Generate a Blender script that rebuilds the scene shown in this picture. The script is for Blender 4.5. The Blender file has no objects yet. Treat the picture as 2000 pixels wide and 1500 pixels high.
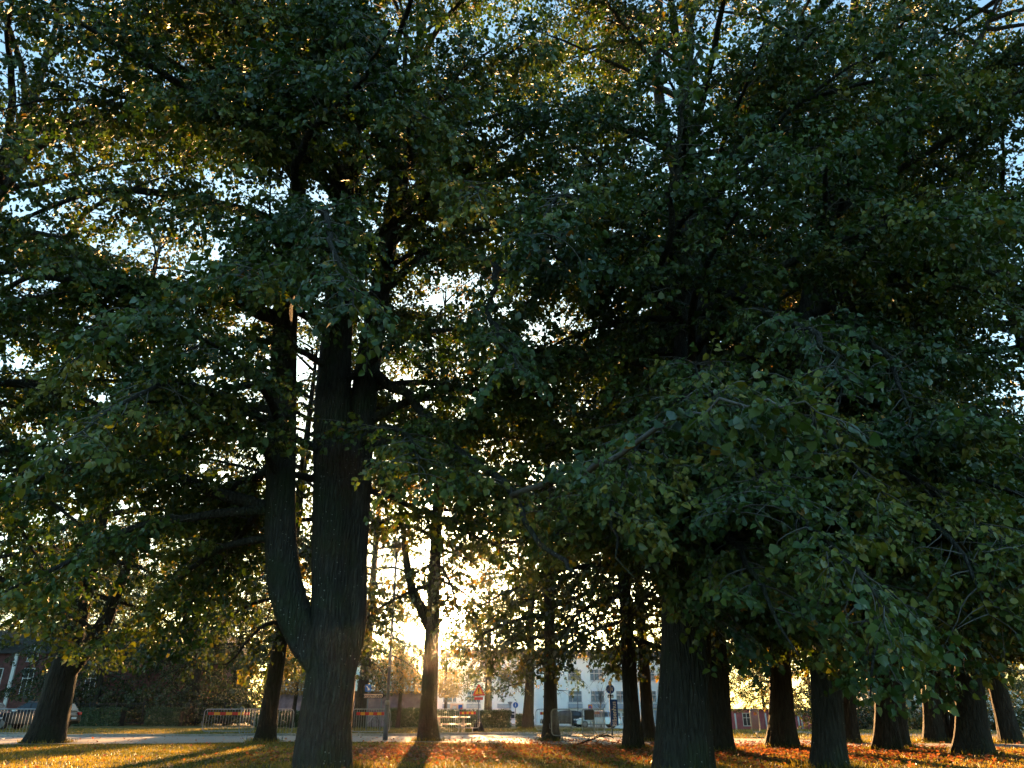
import bpy, math, random
import numpy as np
from mathutils import Vector, Matrix

# ------------------------------------------------------------------ camera, sky, sun, exposure
S = bpy.context.scene
C = S.collection
F, CX, CY, EYE = 1455.0, 1000.0, 750.0, 1.1          # photograph pixels, eye height in metres
PITCH = math.atan((1385 - CY) / F)
cp, sp = math.cos(PITCH), math.sin(PITCH)
cam = bpy.data.cameras.new("camera"); cam_o = bpy.data.objects.new("camera", cam); C.objects.link(cam_o)
cam.sensor_width = 36; cam.lens = 36 * F / 2000; cam.clip_start = 0.1; cam.clip_end = 6000
cam_o.location = (0, 0, EYE); cam_o.rotation_euler = (math.pi / 2 + PITCH, 0, 0)
S.camera = cam_o

SUN_EL, SUN_AZ = math.radians(6.75), math.radians(-4.55)     # azimuth from +Y, clockwise
sun_dir = Vector((math.sin(SUN_AZ) * math.cos(SUN_EL), math.cos(SUN_AZ) * math.cos(SUN_EL), math.sin(SUN_EL)))
W = bpy.data.worlds.new("World"); S.world = W; W.use_nodes = True
wn, wl = W.node_tree.nodes, W.node_tree.links
wn.clear()
wo = wn.new("ShaderNodeOutputWorld"); bg = wn.new("ShaderNodeBackground"); sky = wn.new("ShaderNodeTexSky")
sky.sky_type = 'NISHITA'; sky.sun_disc = False; sky.sun_elevation = SUN_EL; sky.sun_rotation = SUN_AZ
sky.air_density = 1.0; sky.dust_density = 1.5; sky.ozone_density = 1.3
bg.inputs[1].default_value = 0.068
cool = wn.new("ShaderNodeMix"); cool.data_type = 'RGBA'; cool.blend_type = 'MULTIPLY'; cool.inputs[0].default_value = 1.0
cool.inputs[7].default_value = (0.76, 0.98, 1.04, 1)          # cool white balance of the evening sky
wl.new(sky.outputs[0], cool.inputs[6]); wl.new(cool.outputs[2], bg.inputs[0])
# the bright ring of air round the low sun
geo = wn.new("ShaderNodeNewGeometry"); dot = wn.new("ShaderNodeVectorMath"); dot.operation = 'DOT_PRODUCT'
dot.inputs[1].default_value = -sun_dir
wl.new(geo.outputs['Incoming'], dot.inputs[0])
ac = wn.new("ShaderNodeMath"); ac.operation = 'ARCCOSINE'; wl.new(dot.outputs['Value'], ac.inputs[0])
def wmath(op, a, b=None):
    n = wn.new("ShaderNodeMath"); n.operation = op
    for i, v in enumerate((a, b)):
        if v is None: continue
        if isinstance(v, (int, float)): n.inputs[i].default_value = v
        else: wl.new(v, n.inputs[i])
    return n.outputs[0]
ang = ac.outputs[0]
halo = wmath('ADD', wmath('MULTIPLY', wmath('EXPONENT', wmath('MULTIPLY', ang, -1 / math.radians(0.8))), 40.0),
             wmath('MULTIPLY', wmath('EXPONENT', wmath('MULTIPLY', ang, -1 / math.radians(4.0))), 0.45))
bg2 = wn.new("ShaderNodeBackground"); bg2.inputs[0].default_value = (1.0, 0.55, 0.28, 1); wl.new(halo, bg2.inputs[1])
addw = wn.new("ShaderNodeAddShader"); wl.new(bg.outputs[0], addw.inputs[0]); wl.new(bg2.outputs[0], addw.inputs[1])
wl.new(addw.outputs[0], wo.inputs[0])
W.cycles.sampling_method = 'MANUAL'; W.cycles.sample_map_resolution = 2048

sun = bpy.data.lights.new("sun", 'SUN'); sun_o = bpy.data.objects.new("sun", sun); C.objects.link(sun_o)
sun.energy = 5.0; sun.angle = math.radians(0.53); sun.color = (1.0, 0.52, 0.20)
sun_o.rotation_euler = sun_dir.to_track_quat('Z', 'Y').to_euler()
sun_o.location = (0, 0, 40)
S.view_settings.view_transform = 'Standard'; S.view_settings.look = 'None'
S.view_settings.exposure = 3.15; S.view_settings.gamma = 1.0
S.view_settings.use_curve_mapping = False
S.render.engine = 'CYCLES'
S.cycles.max_bounces = 4; S.cycles.diffuse_bounces = 2; S.cycles.glossy_bounces = 1
S.cycles.transmission_bounces = 3; S.cycles.transparent_max_bounces = 6
S.cycles.sample_clamp_indirect = 4.0; S.cycles.use_denoising = True
S.cycles.caustics_reflective = False; S.cycles.caustics_refractive = False

HAZE = 0.00011

# ------------------------------------------------------------------ helpers
rng = np.random.default_rng(11)
random.seed(5)

def gz(x, y):
    """height of the ground: level lawn, falling gently beyond the path"""
    s = np.clip(0.0146 + 0.0007 * (np.asarray(x, float) - 5), 0.009, 0.028)
    return -s * np.clip(np.asarray(y, float) - 46, 0, 70)

def ray(px, py):
    dx, dz = (px - CX) / F, (CY - py) / F
    return np.array([dx, cp - dz * sp, sp + dz * cp])

def at(px, py, Y):
    """point seen at a pixel, at ground distance Y"""
    r = ray(px, py); t = Y / r[1]
    return np.array([r[0] * t, Y, EYE + r[2] * t])

def gnd(px, py):
    """point of the ground seen at a pixel"""
    r = ray(px, py); t = 5.0
    while t < 400:
        p = r * t
        if EYE + p[2] <= gz(p[0], p[1]): break
        t += 0.05
    p = r * t
    return np.array([p[0], p[1], float(gz(p[0], p[1]))])

def tag(o, label=None, cat=None, group=None, kind=None):
    if label: o["label"] = label
    if cat: o["category"] = cat
    if group: o["group"] = group
    if kind: o["kind"] = kind
    return o

def empty(name, loc, rz=0.0, **k):
    o = bpy.data.objects.new(name, None); C.objects.link(o)
    o.location = [float(v) for v in loc]; o.rotation_euler = (0, 0, rz); o.empty_display_size = 0.2
    return tag(o, **k)

def link(name, me, parent=None, mat=None):
    o = bpy.data.objects.new(name, me); C.objects.link(o)
    if parent: o.parent = parent
    if mat and not me.materials: me.materials.append(mat)
    return o

def mesh_np(name, V, faces, mats=None, smooth=False, mi=None, tint=None):
    """faces: (n,k) int array; fast mesh build"""
    me = bpy.data.meshes.new(name)
    n, k = faces.shape
    me.vertices.add(len(V)); me.vertices.foreach_set("co", np.ascontiguousarray(V, np.float32).ravel())
    me.loops.add(n * k); me.loops.foreach_set("vertex_index", np.ascontiguousarray(faces, np.int32).ravel())
    me.polygons.add(n); me.polygons.foreach_set("loop_start", np.arange(0, n * k, k, dtype=np.int32))
    me.polygons.foreach_set("loop_total", np.full(n, k, np.int32))
    if smooth: me.polygons.foreach_set("use_smooth", np.ones(n, bool))
    if mi is not None: me.polygons.foreach_set("material_index", np.ascontiguousarray(mi, np.int32))
    if tint is not None:
        a = me.attributes.new("tint", 'FLOAT', 'POINT'); a.data.foreach_set("value", np.ascontiguousarray(tint, np.float32))
    me.update(calc_edges=True)
    for m in (mats or []): me.materials.append(m)
    return me

class MB:
    """collects simple shapes into one mesh"""
    def __init__(s): s.v = []; s.f = []; s.sm = []
    def add(s, vs, fs, smooth=False):
        o = len(s.v); s.v += [tuple(float(c) for c in v) for v in vs]; s.f += [tuple(i + o for i in f) for f in fs]; s.sm += [smooth] * len(fs); return s
    def box(s, x0, x1, y0, y1, z0, z1, b=0.0):
        if b > 0:
            prof = [(x0 + b, z0), (x1 - b, z0), (x1, z0 + b), (x1, z1 - b), (x1 - b, z1), (x0 + b, z1), (x0, z1 - b), (x0, z0 + b)]
            return s.prism(prof, y0, y1)
        vs = [(x0, y0, z0), (x1, y0, z0), (x1, y1, z0), (x0, y1, z0), (x0, y0, z1), (x1, y0, z1), (x1, y1, z1), (x0, y1, z1)]
        return s.add(vs, [(3, 2, 1, 0), (4, 5, 6, 7), (0, 1, 5, 4), (1, 2, 6, 5), (2, 3, 7, 6), (3, 0, 4, 7)])
    def prism(s, prof, y0, y1):
        """profile in (x,z), counter-clockwise seen from -y, extruded along y"""
        n = len(prof)
        vs = [(x, y0, z) for x, z in prof] + [(x, y1, z) for x, z in prof]
        return s.add(vs, [tuple(range(n)), tuple(reversed(range(n, 2 * n)))] + [((i + 1) % n, i, i + n, (i + 1) % n + n) for i in range(n)])
    def tube(s, pts, radii, n=8, caps=True):
        pts = [np.asarray(p, float) for p in pts]
        if np.isscalar(radii): radii = [radii] * len(pts)
        vs, fs = [], []
        u = None
        for i, p in enumerate(pts):
            t = pts[min(i + 1, len(pts) - 1)] - pts[max(i - 1, 0)]; t = t / (np.linalg.norm(t) + 1e-9)
            if u is None:
                u = np.cross(t, (0, 0, 1) if abs(t[2]) < 0.9 else (1, 0, 0))
            u = u - t * np.dot(u, t); u /= np.linalg.norm(u) + 1e-9
            w = np.cross(t, u)
            for k in range(n):
                a = 2 * math.pi * k / n
                vs.append(p + radii[i] * (u * math.cos(a) + w * math.sin(a)))
        for i in range(len(pts) - 1):
            for k in range(n):
                fs.append((i * n + k, i * n + (k + 1) % n, (i + 1) * n + (k + 1) % n, (i + 1) * n + k))
        s.add(vs, fs, True)
        if caps:
            o = len(s.v) - len(vs)
            s.f += [tuple(o + k for k in reversed(range(n))), tuple(o + (len(pts) - 1) * n + k for k in range(n))]; s.sm += [False, False]
        return s
    def mesh(s, name, mat):
        me = bpy.data.meshes.new(name); me.from_pydata(s.v, [], s.f)
        me.polygons.foreach_set("use_smooth", s.sm); me.update()
        if mat: me.materials.append(mat)
        return me
    def build(s, name, mat, parent=None): return link(name, s.mesh(name, mat), parent)

# ------------------------------------------------------------------ materials
def newmat(name):
    m = bpy.data.materials.new(name); m.use_nodes = True
    nt = m.node_tree; nt.nodes.clear()
    return m, nt.nodes, nt.links, nt.nodes.new("ShaderNodeOutputMaterial")

def ramp(nodes, stops):
    r = nodes.new("ShaderNodeValToRGB"); e = r.color_ramp.elements
    while len(e) < len(stops): e.new(0.5)
    for i, (p, c) in enumerate(stops): e[i].position = p; e[i].color = (*c, 1)
    return r

def simple(name, col, rough=0.7, metal=0.0, var=0.15, scale=6.0, bump=0.0, spec=0.3, col2=None):
    m, N, L, out = newmat(name)
    b = N.new("ShaderNodeBsdfPrincipled"); b.inputs["Roughness"].default_value = rough; b.inputs["Metallic"].default_value = metal
    b.inputs["Specular IOR Level"].default_value = spec
    tc = N.new("ShaderNodeTexCoord"); no = N.new("ShaderNodeTexNoise"); no.inputs["Scale"].default_value = scale; no.inputs["Detail"].default_value = 5
    L.new(tc.outputs["Object"], no.inputs["Vector"])
    c2 = col2 or tuple(c * (1 + 2 * var) for c in col)
    r = ramp(N, [(0.3, tuple(c * (1 - var) for c in col)), (0.7, c2)])
    L.new(no.outputs["Fac"], r.inputs[0]); L.new(r.outputs[0], b.inputs["Base Color"])
    if bump:
        bp = N.new("ShaderNodeBump"); bp.inputs["Strength"].default_value = bump; bp.inputs["Distance"].default_value = 0.02
        L.new(no.outputs["Fac"], bp.inputs["Height"]); L.new(bp.outputs[0], b.inputs["Normal"])
    L.new(b.outputs[0], out.inputs[0]); return m

def leafmat(name, stops, trans=0.36, warm=(1.0, 1.15, 0.35), gloss=0.042, rough=0.5):
    m, N, L, out = newmat(name)
    a = N.new("ShaderNodeAttribute"); a.attribute_name = "tint"
    r = ramp(N, stops); L.new(a.outputs["Fac"], r.inputs[0])
    d = N.new("ShaderNodeBsdfDiffuse"); t = N.new("ShaderNodeBsdfTranslucent"); g = N.new("ShaderNodeBsdfGlossy")
    g.inputs["Roughness"].default_value = rough; g.inputs["Color"].default_value = (0.85, 0.9, 0.9, 1)
    mu = N.new("ShaderNodeMix"); mu.data_type = 'RGBA'; mu.blend_type = 'MULTIPLY'; mu.inputs[0].default_value = 1
    L.new(r.outputs[0], mu.inputs[6]); mu.inputs[7].default_value = (*warm, 1)
    L.new(r.outputs[0], d.inputs[0]); L.new(mu.outputs[2], t.inputs[0])
    m1 = N.new("ShaderNodeMixShader"); m1.inputs[0].default_value = trans
    L.new(d.outputs[0], m1.inputs[1]); L.new(t.outputs[0], m1.inputs[2])
    lw = N.new("ShaderNodeFresnel"); lw.inputs[0].default_value = 1.4
    ms = N.new("ShaderNodeMath"); ms.operation = 'MULTIPLY'; ms.inputs[1].default_value = gloss / 0.05; L.new(lw.outputs[0], ms.inputs[0])
    mn = N.new("ShaderNodeMath"); mn.operation = 'MINIMUM'; mn.inputs[1].default_value = 0.10; L.new(ms.outputs[0], mn.inputs[0])
    m2 = N.new("ShaderNodeMixShader"); L.new(mn.outputs[0], m2.inputs[0])
    L.new(m1.outputs[0], m2.inputs[1]); L.new(g.outputs[0], m2.inputs[2])
    L.new(m2.outputs[0], out.inputs[0]); return m

def barkmat(name, base, light, speck=0.0):
    m, N, L, out = newmat(name)
    b = N.new("ShaderNodeBsdfPrincipled"); b.inputs["Roughness"].default_value = 0.9; b.inputs["Specular IOR Level"].default_value = 0.15
    tc = N.new("ShaderNodeTexCoord"); mp = N.new("ShaderNodeMapping"); mp.inputs["Scale"].default_value = (9, 9, 1.6)
    L.new(tc.outputs["Object"], mp.inputs[0])
    n1 = N.new("ShaderNodeTexNoise"); n1.inputs["Scale"].default_value = 1.6; n1.inputs["Detail"].default_value = 8; n1.inputs["Roughness"].default_value = 0.65
    L.new(mp.outputs[0], n1.inputs["Vector"])
    r = ramp(N, [(0.32, base), (0.68, light)]); L.new(n1.outputs["Fac"], r.inputs[0])
    col = r.outputs[0]
    nb = N.new("ShaderNodeTexNoise"); nb.inputs["Scale"].default_value = 1.1; nb.inputs["Detail"].default_value = 7; nb.inputs["Roughness"].default_value = 0.6; L.new(tc.outputs["Object"], nb.inputs["Vector"])
    rb_ = ramp(N, [(0.48, (0, 0, 0)), (0.66, (.8, .8, .8))]); L.new(nb.outputs["Fac"], rb_.inputs[0])
    mm = N.new("ShaderNodeMix"); mm.data_type = 'RGBA'; L.new(rb_.outputs[0], mm.inputs[0]); L.new(col, mm.inputs[6]); mm.inputs[7].default_value = (base[0] * 1.5, base[1] * 2.0, base[2] * 1.2, 1); col = mm.outputs[2]
    if speck:
        v = N.new("ShaderNodeTexVoronoi"); v.inputs["Scale"].default_value = 15; L.new(tc.outputs["Object"], v.inputs["Vector"])
        n2 = N.new("ShaderNodeTexNoise"); n2.inputs["Scale"].default_value = 1.4; L.new(tc.outputs["Object"], n2.inputs["Vector"])
        sep = N.new("ShaderNodeSeparateColor"); L.new(v.outputs["Color"], sep.inputs[0])
        # spots only where a cell is picked and near its centre
        thr = N.new("ShaderNodeMath"); thr.operation = 'MULTIPLY'; L.new(sep.outputs[0], thr.inputs[0]); L.new(n2.outputs["Fac"], thr.inputs[1])
        rs = ramp(N, [(0.26, (0, 0, 0)), (0.60, (1, 1, 1))]); L.new(thr.outputs[0], rs.inputs[0])
        sc = N.new("ShaderNodeMath"); sc.operation = 'MULTIPLY'; sc.inputs[1].default_value = speck; L.new(rs.outputs[0], sc.inputs[0])
        lt = N.new("ShaderNodeMath"); lt.operation = 'LESS_THAN'; L.new(v.outputs["Distance"], lt.inputs[0]); L.new(sc.outputs[0], lt.inputs[1])
        mx = N.new("ShaderNodeMix"); mx.data_type = 'RGBA'; L.new(lt.outputs[0], mx.inputs[0]); L.new(col, mx.inputs[6]); mx.inputs[7].default_value = (0.26, 0.27, 0.25, 1)
        col = mx.outputs[2]
    L.new(col, b.inputs["Base Color"])
    bp = N.new("ShaderNodeBump"); bp.inputs["Strength"].default_value = 1.0; bp.inputs["Distance"].default_value = 0.09
    mp2 = N.new("ShaderNodeMapping"); mp2.inputs["Scale"].default_value = (16, 16, 2.2); L.new(tc.outputs["Object"], mp2.inputs[0])
    v2 = N.new("ShaderNodeTexVoronoi"); v2.feature = 'DISTANCE_TO_EDGE'; v2.inputs["Scale"].default_value = 0.9; v2.inputs["Randomness"].default_value = 1.0
    wp = N.new("ShaderNodeMix"); wp.data_type = 'RGBA'; wp.blend_type = 'ADD'; wp.inputs[0].default_value = 0.9; L.new(mp2.outputs[0], wp.inputs[6]); L.new(n1.outputs["Color"], wp.inputs[7])
    L.new(wp.outputs[2], v2.inputs["Vector"])
    rv = ramp(N, [(0.0, (0, 0, 0)), (0.22, (1, 1, 1))]); L.new(v2.outputs["Distance"], rv.inputs[0])
    hs_ = N.new("ShaderNodeMath"); hs_.operation = 'MULTIPLY_ADD'; hs_.inputs[1].default_value = 0.6; L.new(rv.outputs[0], hs_.inputs[0]); L.new(n1.outputs["Fac"], hs_.inputs[2])
    L.new(hs_.outputs[0], bp.inputs["Height"]); L.new(bp.outputs[0], b.inputs["Normal"])
    L.new(b.outputs[0], out.inputs[0]); return m

LEAF_STOPS = [(0.0, (0.018, 0.044, 0.012)), (0.35, (0.040, 0.080, 0.014)), (0.62, (0.096, 0.128, 0.017)), (0.84, (0.20, 0.18, 0.022)), (0.93, (0.26, 0.16, 0.03)), (1.0, (0.30, 0.12, 0.02))]
M = {}
M['leaf'] = leafmat("linden_leaf", LEAF_STOPS, trans=0.27, warm=(0.85, 1.05, 0.3))
M['leaf_far'] = leafmat("linden_leaf_far", [(0.0, (0.014, 0.034, 0.010)), (0.5, (0.042, 0.068, 0.014)), (0.8, (0.13, 0.11, 0.02)), (1.0, (0.26, 0.12, 0.02))], trans=0.45, warm=(1.5, 1.2, .4), gloss=0.03)
M['hedge'] = leafmat("hedge_leaf", [(0, (0.02, 0.045, 0.015)), (1, (0.05, 0.09, 0.025))], trans=0.25, gloss=0.03)
M['needle'] = leafmat("birch_leaf", [(0, (0.20, 0.13, 0.05)), (1, (0.34, 0.20, 0.07))], trans=0.5, gloss=0.02)
M['bark'] = barkmat("bark", (0.030, 0.030, 0.027), (0.075, 0.074, 0.068), 0.24)
M['bark_dark'] = barkmat("bark_dark", (0.022, 0.021, 0.018), (0.06, 0.055, 0.045))
M['twig'] = simple("twig_bark", (0.085, 0.08, 0.075), 0.85, var=0.3, scale=4)
M['blade'] = leafmat("grass_blade", [(0, (0.07, 0.08, 0.015)), (0.5, (0.20, 0.165, 0.025)), (1, (0.42, 0.30, 0.07))], trans=0.5, warm=(1.25, 1.1, 0.6), gloss=0.02)
M['litter'] = leafmat("fallen_leaf", [(0, (0.10, 0.04, 0.02)), (0.5, (0.30, 0.095, 0.03)), (1, (0.46, 0.19, 0.07))], trans=0.35, warm=(1.2, 1.0, 0.8), gloss=0.02)
M['galv'] = simple("galvanised_steel", (0.26, 0.28, 0.29), 0.5, 0.6, 0.15, 10)
M['red'] = simple("reflective_red", (0.50, 0.03, 0.02), 0.5, var=0.1)
M['yellow'] = simple("reflective_yellow", (0.75, 0.33, 0.03), 0.5, var=0.1)
M['black'] = simple("black_plastic", (0.012, 0.012, 0.013), 0.5, var=0.2, spec=0.15)
M['rubber'] = simple("rubber", (0.02, 0.02, 0.02), 0.85)
M['asphalt'] = simple("road_asphalt", (0.055, 0.058, 0.062), 0.8, var=0.18, scale=18, bump=0.3)
M['gravel'] = simple("path_gravel", (0.20, 0.175, 0.16), 0.85, var=0.2, scale=14, bump=0.4)
M['concrete'] = simple("kerb_granite", (0.34, 0.33, 0.31), 0.8, var=0.2, scale=9)
M['white_wall'] = simple("white_render", (0.88, 0.89, 0.88), 0.85, var=0.02, scale=0.8)
M['grey_panel'] = simple("grey_panel", (0.30, 0.36, 0.42), 0.6, var=0.06)
M['white_paint'] = simple("white_paint", (0.80, 0.80, 0.80), 0.5, var=0.03)
M['glass'] = simple("window_glass", (0.02, 0.03, 0.04), 0.12, var=0.3, scale=1.2, spec=0.35)
M['glass_pale'] = simple("pale_window_glass", (0.10, 0.15, 0.19), 0.15, var=0.35, scale=1.5, spec=0.4)
M['stone_wall'] = simple("purple_grey_plaster", (0.13, 0.11, 0.14), 0.9, var=0.3, scale=2.2, bump=0.3)
M['copper'] = simple("verdigris_copper", (0.25, 0.46, 0.44), 0.55, var=0.15, scale=2)
M['brick'] = simple("red_brick", (0.13, 0.055, 0.052), 0.9, var=0.25, scale=3)
M['red_plaster'] = simple("rose_plaster", (0.40, 0.10, 0.13), 0.9, var=0.15, scale=1.2)
M['roof_dark'] = simple("dark_roof", (0.05, 0.05, 0.055), 0.6, var=0.2)
M['sign_blue'] = simple("sign_blue", (0.012, 0.075, 0.30), 0.45, var=0.05, spec=.15)
M['sign_blue2'] = simple("sign_bright_blue", (0.02, 0.12, 0.45), 0.45, var=0.05)
M['sign_brown'] = simple("sign_beige", (0.62, 0.47, 0.38), 0.6, var=0.05, spec=.1)
M['sign_white'] = simple("sign_white", (0.78, 0.80, 0.82), 0.5, var=0.02)
M['sign_grey'] = simple("sign_back_grey", (0.22, 0.24, 0.26), 0.5, 0.5, 0.1)
M['pole'] = simple("grey_pole", (0.10, 0.12, 0.15), 0.55, 0.2, 0.1)
M['car_black'] = simple("black_car_paint", (0.006, 0.007, 0.009), 0.3, 0.0, 0.1, 2, spec=0.22)
M['car_blue'] = simple("dark_blue_car_paint", (0.010, 0.015, 0.032), 0.3, 0.0, 0.1, 2, spec=0.25)
M['car_silver'] = simple("silver_car_paint", (0.35, 0.37, 0.40), 0.25, 0.6, 0.05, 2, spec=0.6)
M['tail'] = simple("tail_lamp", (0.55, 0.02, 0.015), 0.2, var=0.1, spec=0.6)
M['wood'] = simple("weathered_wood", (0.36, 0.30, 0.24), 0.45, var=0.25, scale=7)
M['iron'] = simple("black_iron", (0.015, 0.016, 0.018), 0.6, 0.2, 0.1)

# lawn: green turf with dry straw patches
m, N, L, out = newmat("lawn"); b = N.new("ShaderNodeBsdfPrincipled"); b.inputs["Roughness"].default_value = 0.95; b.inputs["Specular IOR Level"].default_value = 0.1
tc = N.new("ShaderNodeTexCoord"); n1 = N.new("ShaderNodeTexNoise"); n1.inputs["Scale"].default_value = 0.45; n1.inputs["Detail"].default_value = 6
n2 = N.new("ShaderNodeTexNoise"); n2.inputs["Scale"].default_value = 9; n2.inputs["Detail"].default_value = 4
L.new(tc.outputs["Object"], n1.inputs["Vector"]); L.new(tc.outputs["Object"], n2.inputs["Vector"])
r1 = ramp(N, [(0.36, (0.045, 0.06, 0.018)), (0.62, (0.14, 0.105, 0.035))]); r2 = ramp(N, [(0.3, (0.55, 0.55, 0.55)), (0.7, (1.3, 1.3, 1.3))])
L.new(n1.outputs["Fac"], r1.inputs[0]); L.new(n2.outputs["Fac"], r2.inputs[0])
mu = N.new("ShaderNodeMix"); mu.data_type = 'RGBA'; mu.blend_type = 'MULTIPLY'; mu.inputs[0].default_value = 1
L.new(r1.outputs[0], mu.inputs[6]); L.new(r2.outputs[0], mu.inputs[7]); L.new(mu.outputs[2], b.inputs["Base Color"])
bp = N.new("ShaderNodeBump"); bp.inputs["Strength"].default_value = 0.8; bp.inputs["Distance"].default_value = 0.06
L.new(n2.outputs["Fac"], bp.inputs["Height"]); L.new(bp.outputs[0], b.inputs["Normal"]); L.new(b.outputs[0], out.inputs[0])
M['lawn'] = m

# ------------------------------------------------------------------ ground, path, road, kerbs
xs = np.concatenate([np.linspace(-1500, -130, 9), np.arange(-120, 121, 3.0), np.linspace(130, 1500, 9)])
ys = np.concatenate([np.linspace(-600, -20, 8), np.arange(-10, 44, 3.0), np.arange(46, 118, 2.0), np.linspace(122, 3500, 14)])
XX, YY = np.meshgrid(xs, ys); nx, ny = len(xs), len(ys)
V = np.stack([XX, YY, gz(XX, YY)], -1).reshape(-1, 3)
ii = (np.arange(ny - 1)[:, None] * nx + np.arange(nx - 1)[None]).ravel()
link("ground", mesh_np("ground", V, np.stack([ii, ii + 1, ii + nx + 1, ii + nx], 1), [M['lawn']], True))["kind"] = "structure"

def strip(name, near, far, mat, dz, n=90, k=5):
    """a draped sheet between two edges given as photo points on the ground"""
    def res(e):
        P = np.array([gnd(*p)[:2] for p in e]); d = np.r_[0, np.cumsum(np.linalg.norm(np.diff(P, axis=0), axis=1))]
        t = np.linspace(0, d[-1], n); return np.stack([np.interp(t, d, P[:, 0]), np.interp(t, d, P[:, 1])], 1)
    A, B = res(near), res(far)
    G = np.stack([A + (B - A) * t for t in np.linspace(0, 1, k)], 0)
    V = np.concatenate([G, (gz(G[..., 0], G[..., 1]) + dz)[..., None]], -1).reshape(-1, 3)
    i = (np.arange(k - 1)[:, None] * n + np.arange(n - 1)[None]).ravel()
    o = link(name, mesh_np(name, V, np.stack([i, i + 1, i + n + 1, i + n], 1), [mat], True)); o["kind"] = "structure"
    return A, B
PA, PB = strip("path", [(-500, 1457), (0, 1455), (300, 1454), (560, 1450), (830, 1451), (1000, 1453), (1150, 1456), (1300, 1457), (1500, 1457), (1760, 1460), (2500, 1465)],
      [(-500, 1442), (0, 1440), (390, 1439), (660, 1438), (800, 1438), (950, 1435), (1150, 1441), (1300, 1442), (1500, 1444), (1760, 1453), (2500, 1457)], M['gravel'], 0.02)
strip("path", [(960, 1436), (1060, 1437), (1170, 1440), (1300, 1437)], [(960, 1430), (1060, 1431), (1150, 1429), (1300, 1428)], M['gravel'], 0.024, 30, 4)
RA, RB = strip("road", [(-600, 1416), (130, 1415), (400, 1415), (700, 1418), (820, 1418), (1000, 1418), (1300, 1424), (1600, 1437), (2400, 1443)],
      [(-600, 1409), (130, 1409), (400, 1409), (700, 1411), (820, 1411), (1000, 1413), (1300, 1420), (1600, 1432), (2400, 1438)], M['asphalt'], 0.02)

def kerb(line, name, i0, i1, out):
    base = empty(name, (0, 0, 0)); base["kind"] = "structure"
    d = np.r_[0, np.cumsum(np.linalg.norm(np.diff(line, axis=0), axis=1))]
    me = MB().box(-0.49, 0.49, -0.07, 0.07, -0.1, 0.11, 0.015).mesh("kerb_stone", M['concrete'])
    for t in np.arange(d[i0], d[i1], 1.0):
        x, y = np.interp(t, d, line[:, 0]), np.interp(t, d, line[:, 1]); x2, y2 = np.interp(t + 0.9, d, line[:, 0]), np.interp(t + 0.9, d, line[:, 1])
        o = link("kerb_stone", me, base); o.location = (x, y + out, float(gz(x, y)) + random.uniform(-0.012, 0.012)); o.rotation_euler = (0, 0, math.atan2(y2 - y, x2 - x) + random.uniform(-0.01, 0.01))
kerb(PB, "path_kerb", 14, 50, 0.1)
kerb(RA, "road_kerb", 20, 62, -0.1)

# ------------------------------------------------------------------ leaves, grass
HEART = np.array([(0, 0, 0), (-0.44, 0.16, 0.09), (-0.38, 0.58, 0.07), (0, 1.02, -0.07), (0.38, 0.58, 0.07), (0.44, 0.16, 0.09)])
HEART_F = np.array([(0, 3, 2, 1), (0, 5, 4, 3)])
DIAM = np.array([(0, 0, 0), (-0.46, 0.42, 0.08), (0, 1.0, -0.05), (0.46, 0.42, 0.08)])
DIAM_F = np.array([(0, 1, 2, 3)])

def norm(a): return a / (np.linalg.norm(a, axis=-1, keepdims=True) + 1e-9)

def frames(D, Nn):
    D = norm(D); X = norm(np.cross(D, Nn)); Z = np.cross(X, D)
    return X, D, Z

def leaves(P, D, Nn, size, shape, F_):
    X, Y_, Z = frames(D, Nn); n, k = len(P), len(shape)
    s = size[:, None, None]; rc = np.random.default_rng(n); curl = rc.normal(1.3, 1.1, (n, 1, 1)); wid = rc.uniform(.8, 1.12, (n, 1, 1))
    V = P[:, None, :] + s * (wid * shape[None, :, 0, None] * X[:, None] + shape[None, :, 1, None] * Y_[:, None] + curl * shape[None, :, 2, None] * Z[:, None])
    f = (F_[None] + (np.arange(n) * k)[:, None, None]).reshape(-1, F_.shape[1])
    return V.reshape(-1, 3), f

def grass(name, pts, hgt, mat, seed, label):
    r = np.random.default_rng(seed); n = len(pts)
    a = r.uniform(0, 2 * np.pi, n); lean = r.normal(0, 0.35, (n, 2)); h = hgt * r.uniform(0.5, 1.4, n); w = 0.012 * r.uniform(0.7, 1.6, n)
    z = gz(pts[:, 0], pts[:, 1]) - 0.01
    base = np.c_[pts, z]; off = np.c_[np.cos(a) * w, np.sin(a) * w, np.zeros(n)]
    tip = base + np.c_[lean * h[:, None], h]
    V = np.stack([base - off, base + off, tip], 1).reshape(-1, 3)
    f = np.arange(3 * n).reshape(n, 3)
    patch = 0.40 + 0.26 * np.sin(pts[:, 0] * 0.9 + 2 * np.sin(pts[:, 1] * 0.6)) + 0.2 * np.sin(pts[:, 1] * 1.9 + 1.5 * np.sin(pts[:, 0] * 0.5)) + 0.12 * np.sin(pts[:, 0] * 3.1 + pts[:, 1] * 2.7)
    t = np.repeat(np.clip(patch * 0.75 + r.normal(0, 0.18, n), 0, 1), 3)
    tag(link(name, mesh_np(name, V, f, [mat], False, tint=t)), label, "grass", kind="stuff")

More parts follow.
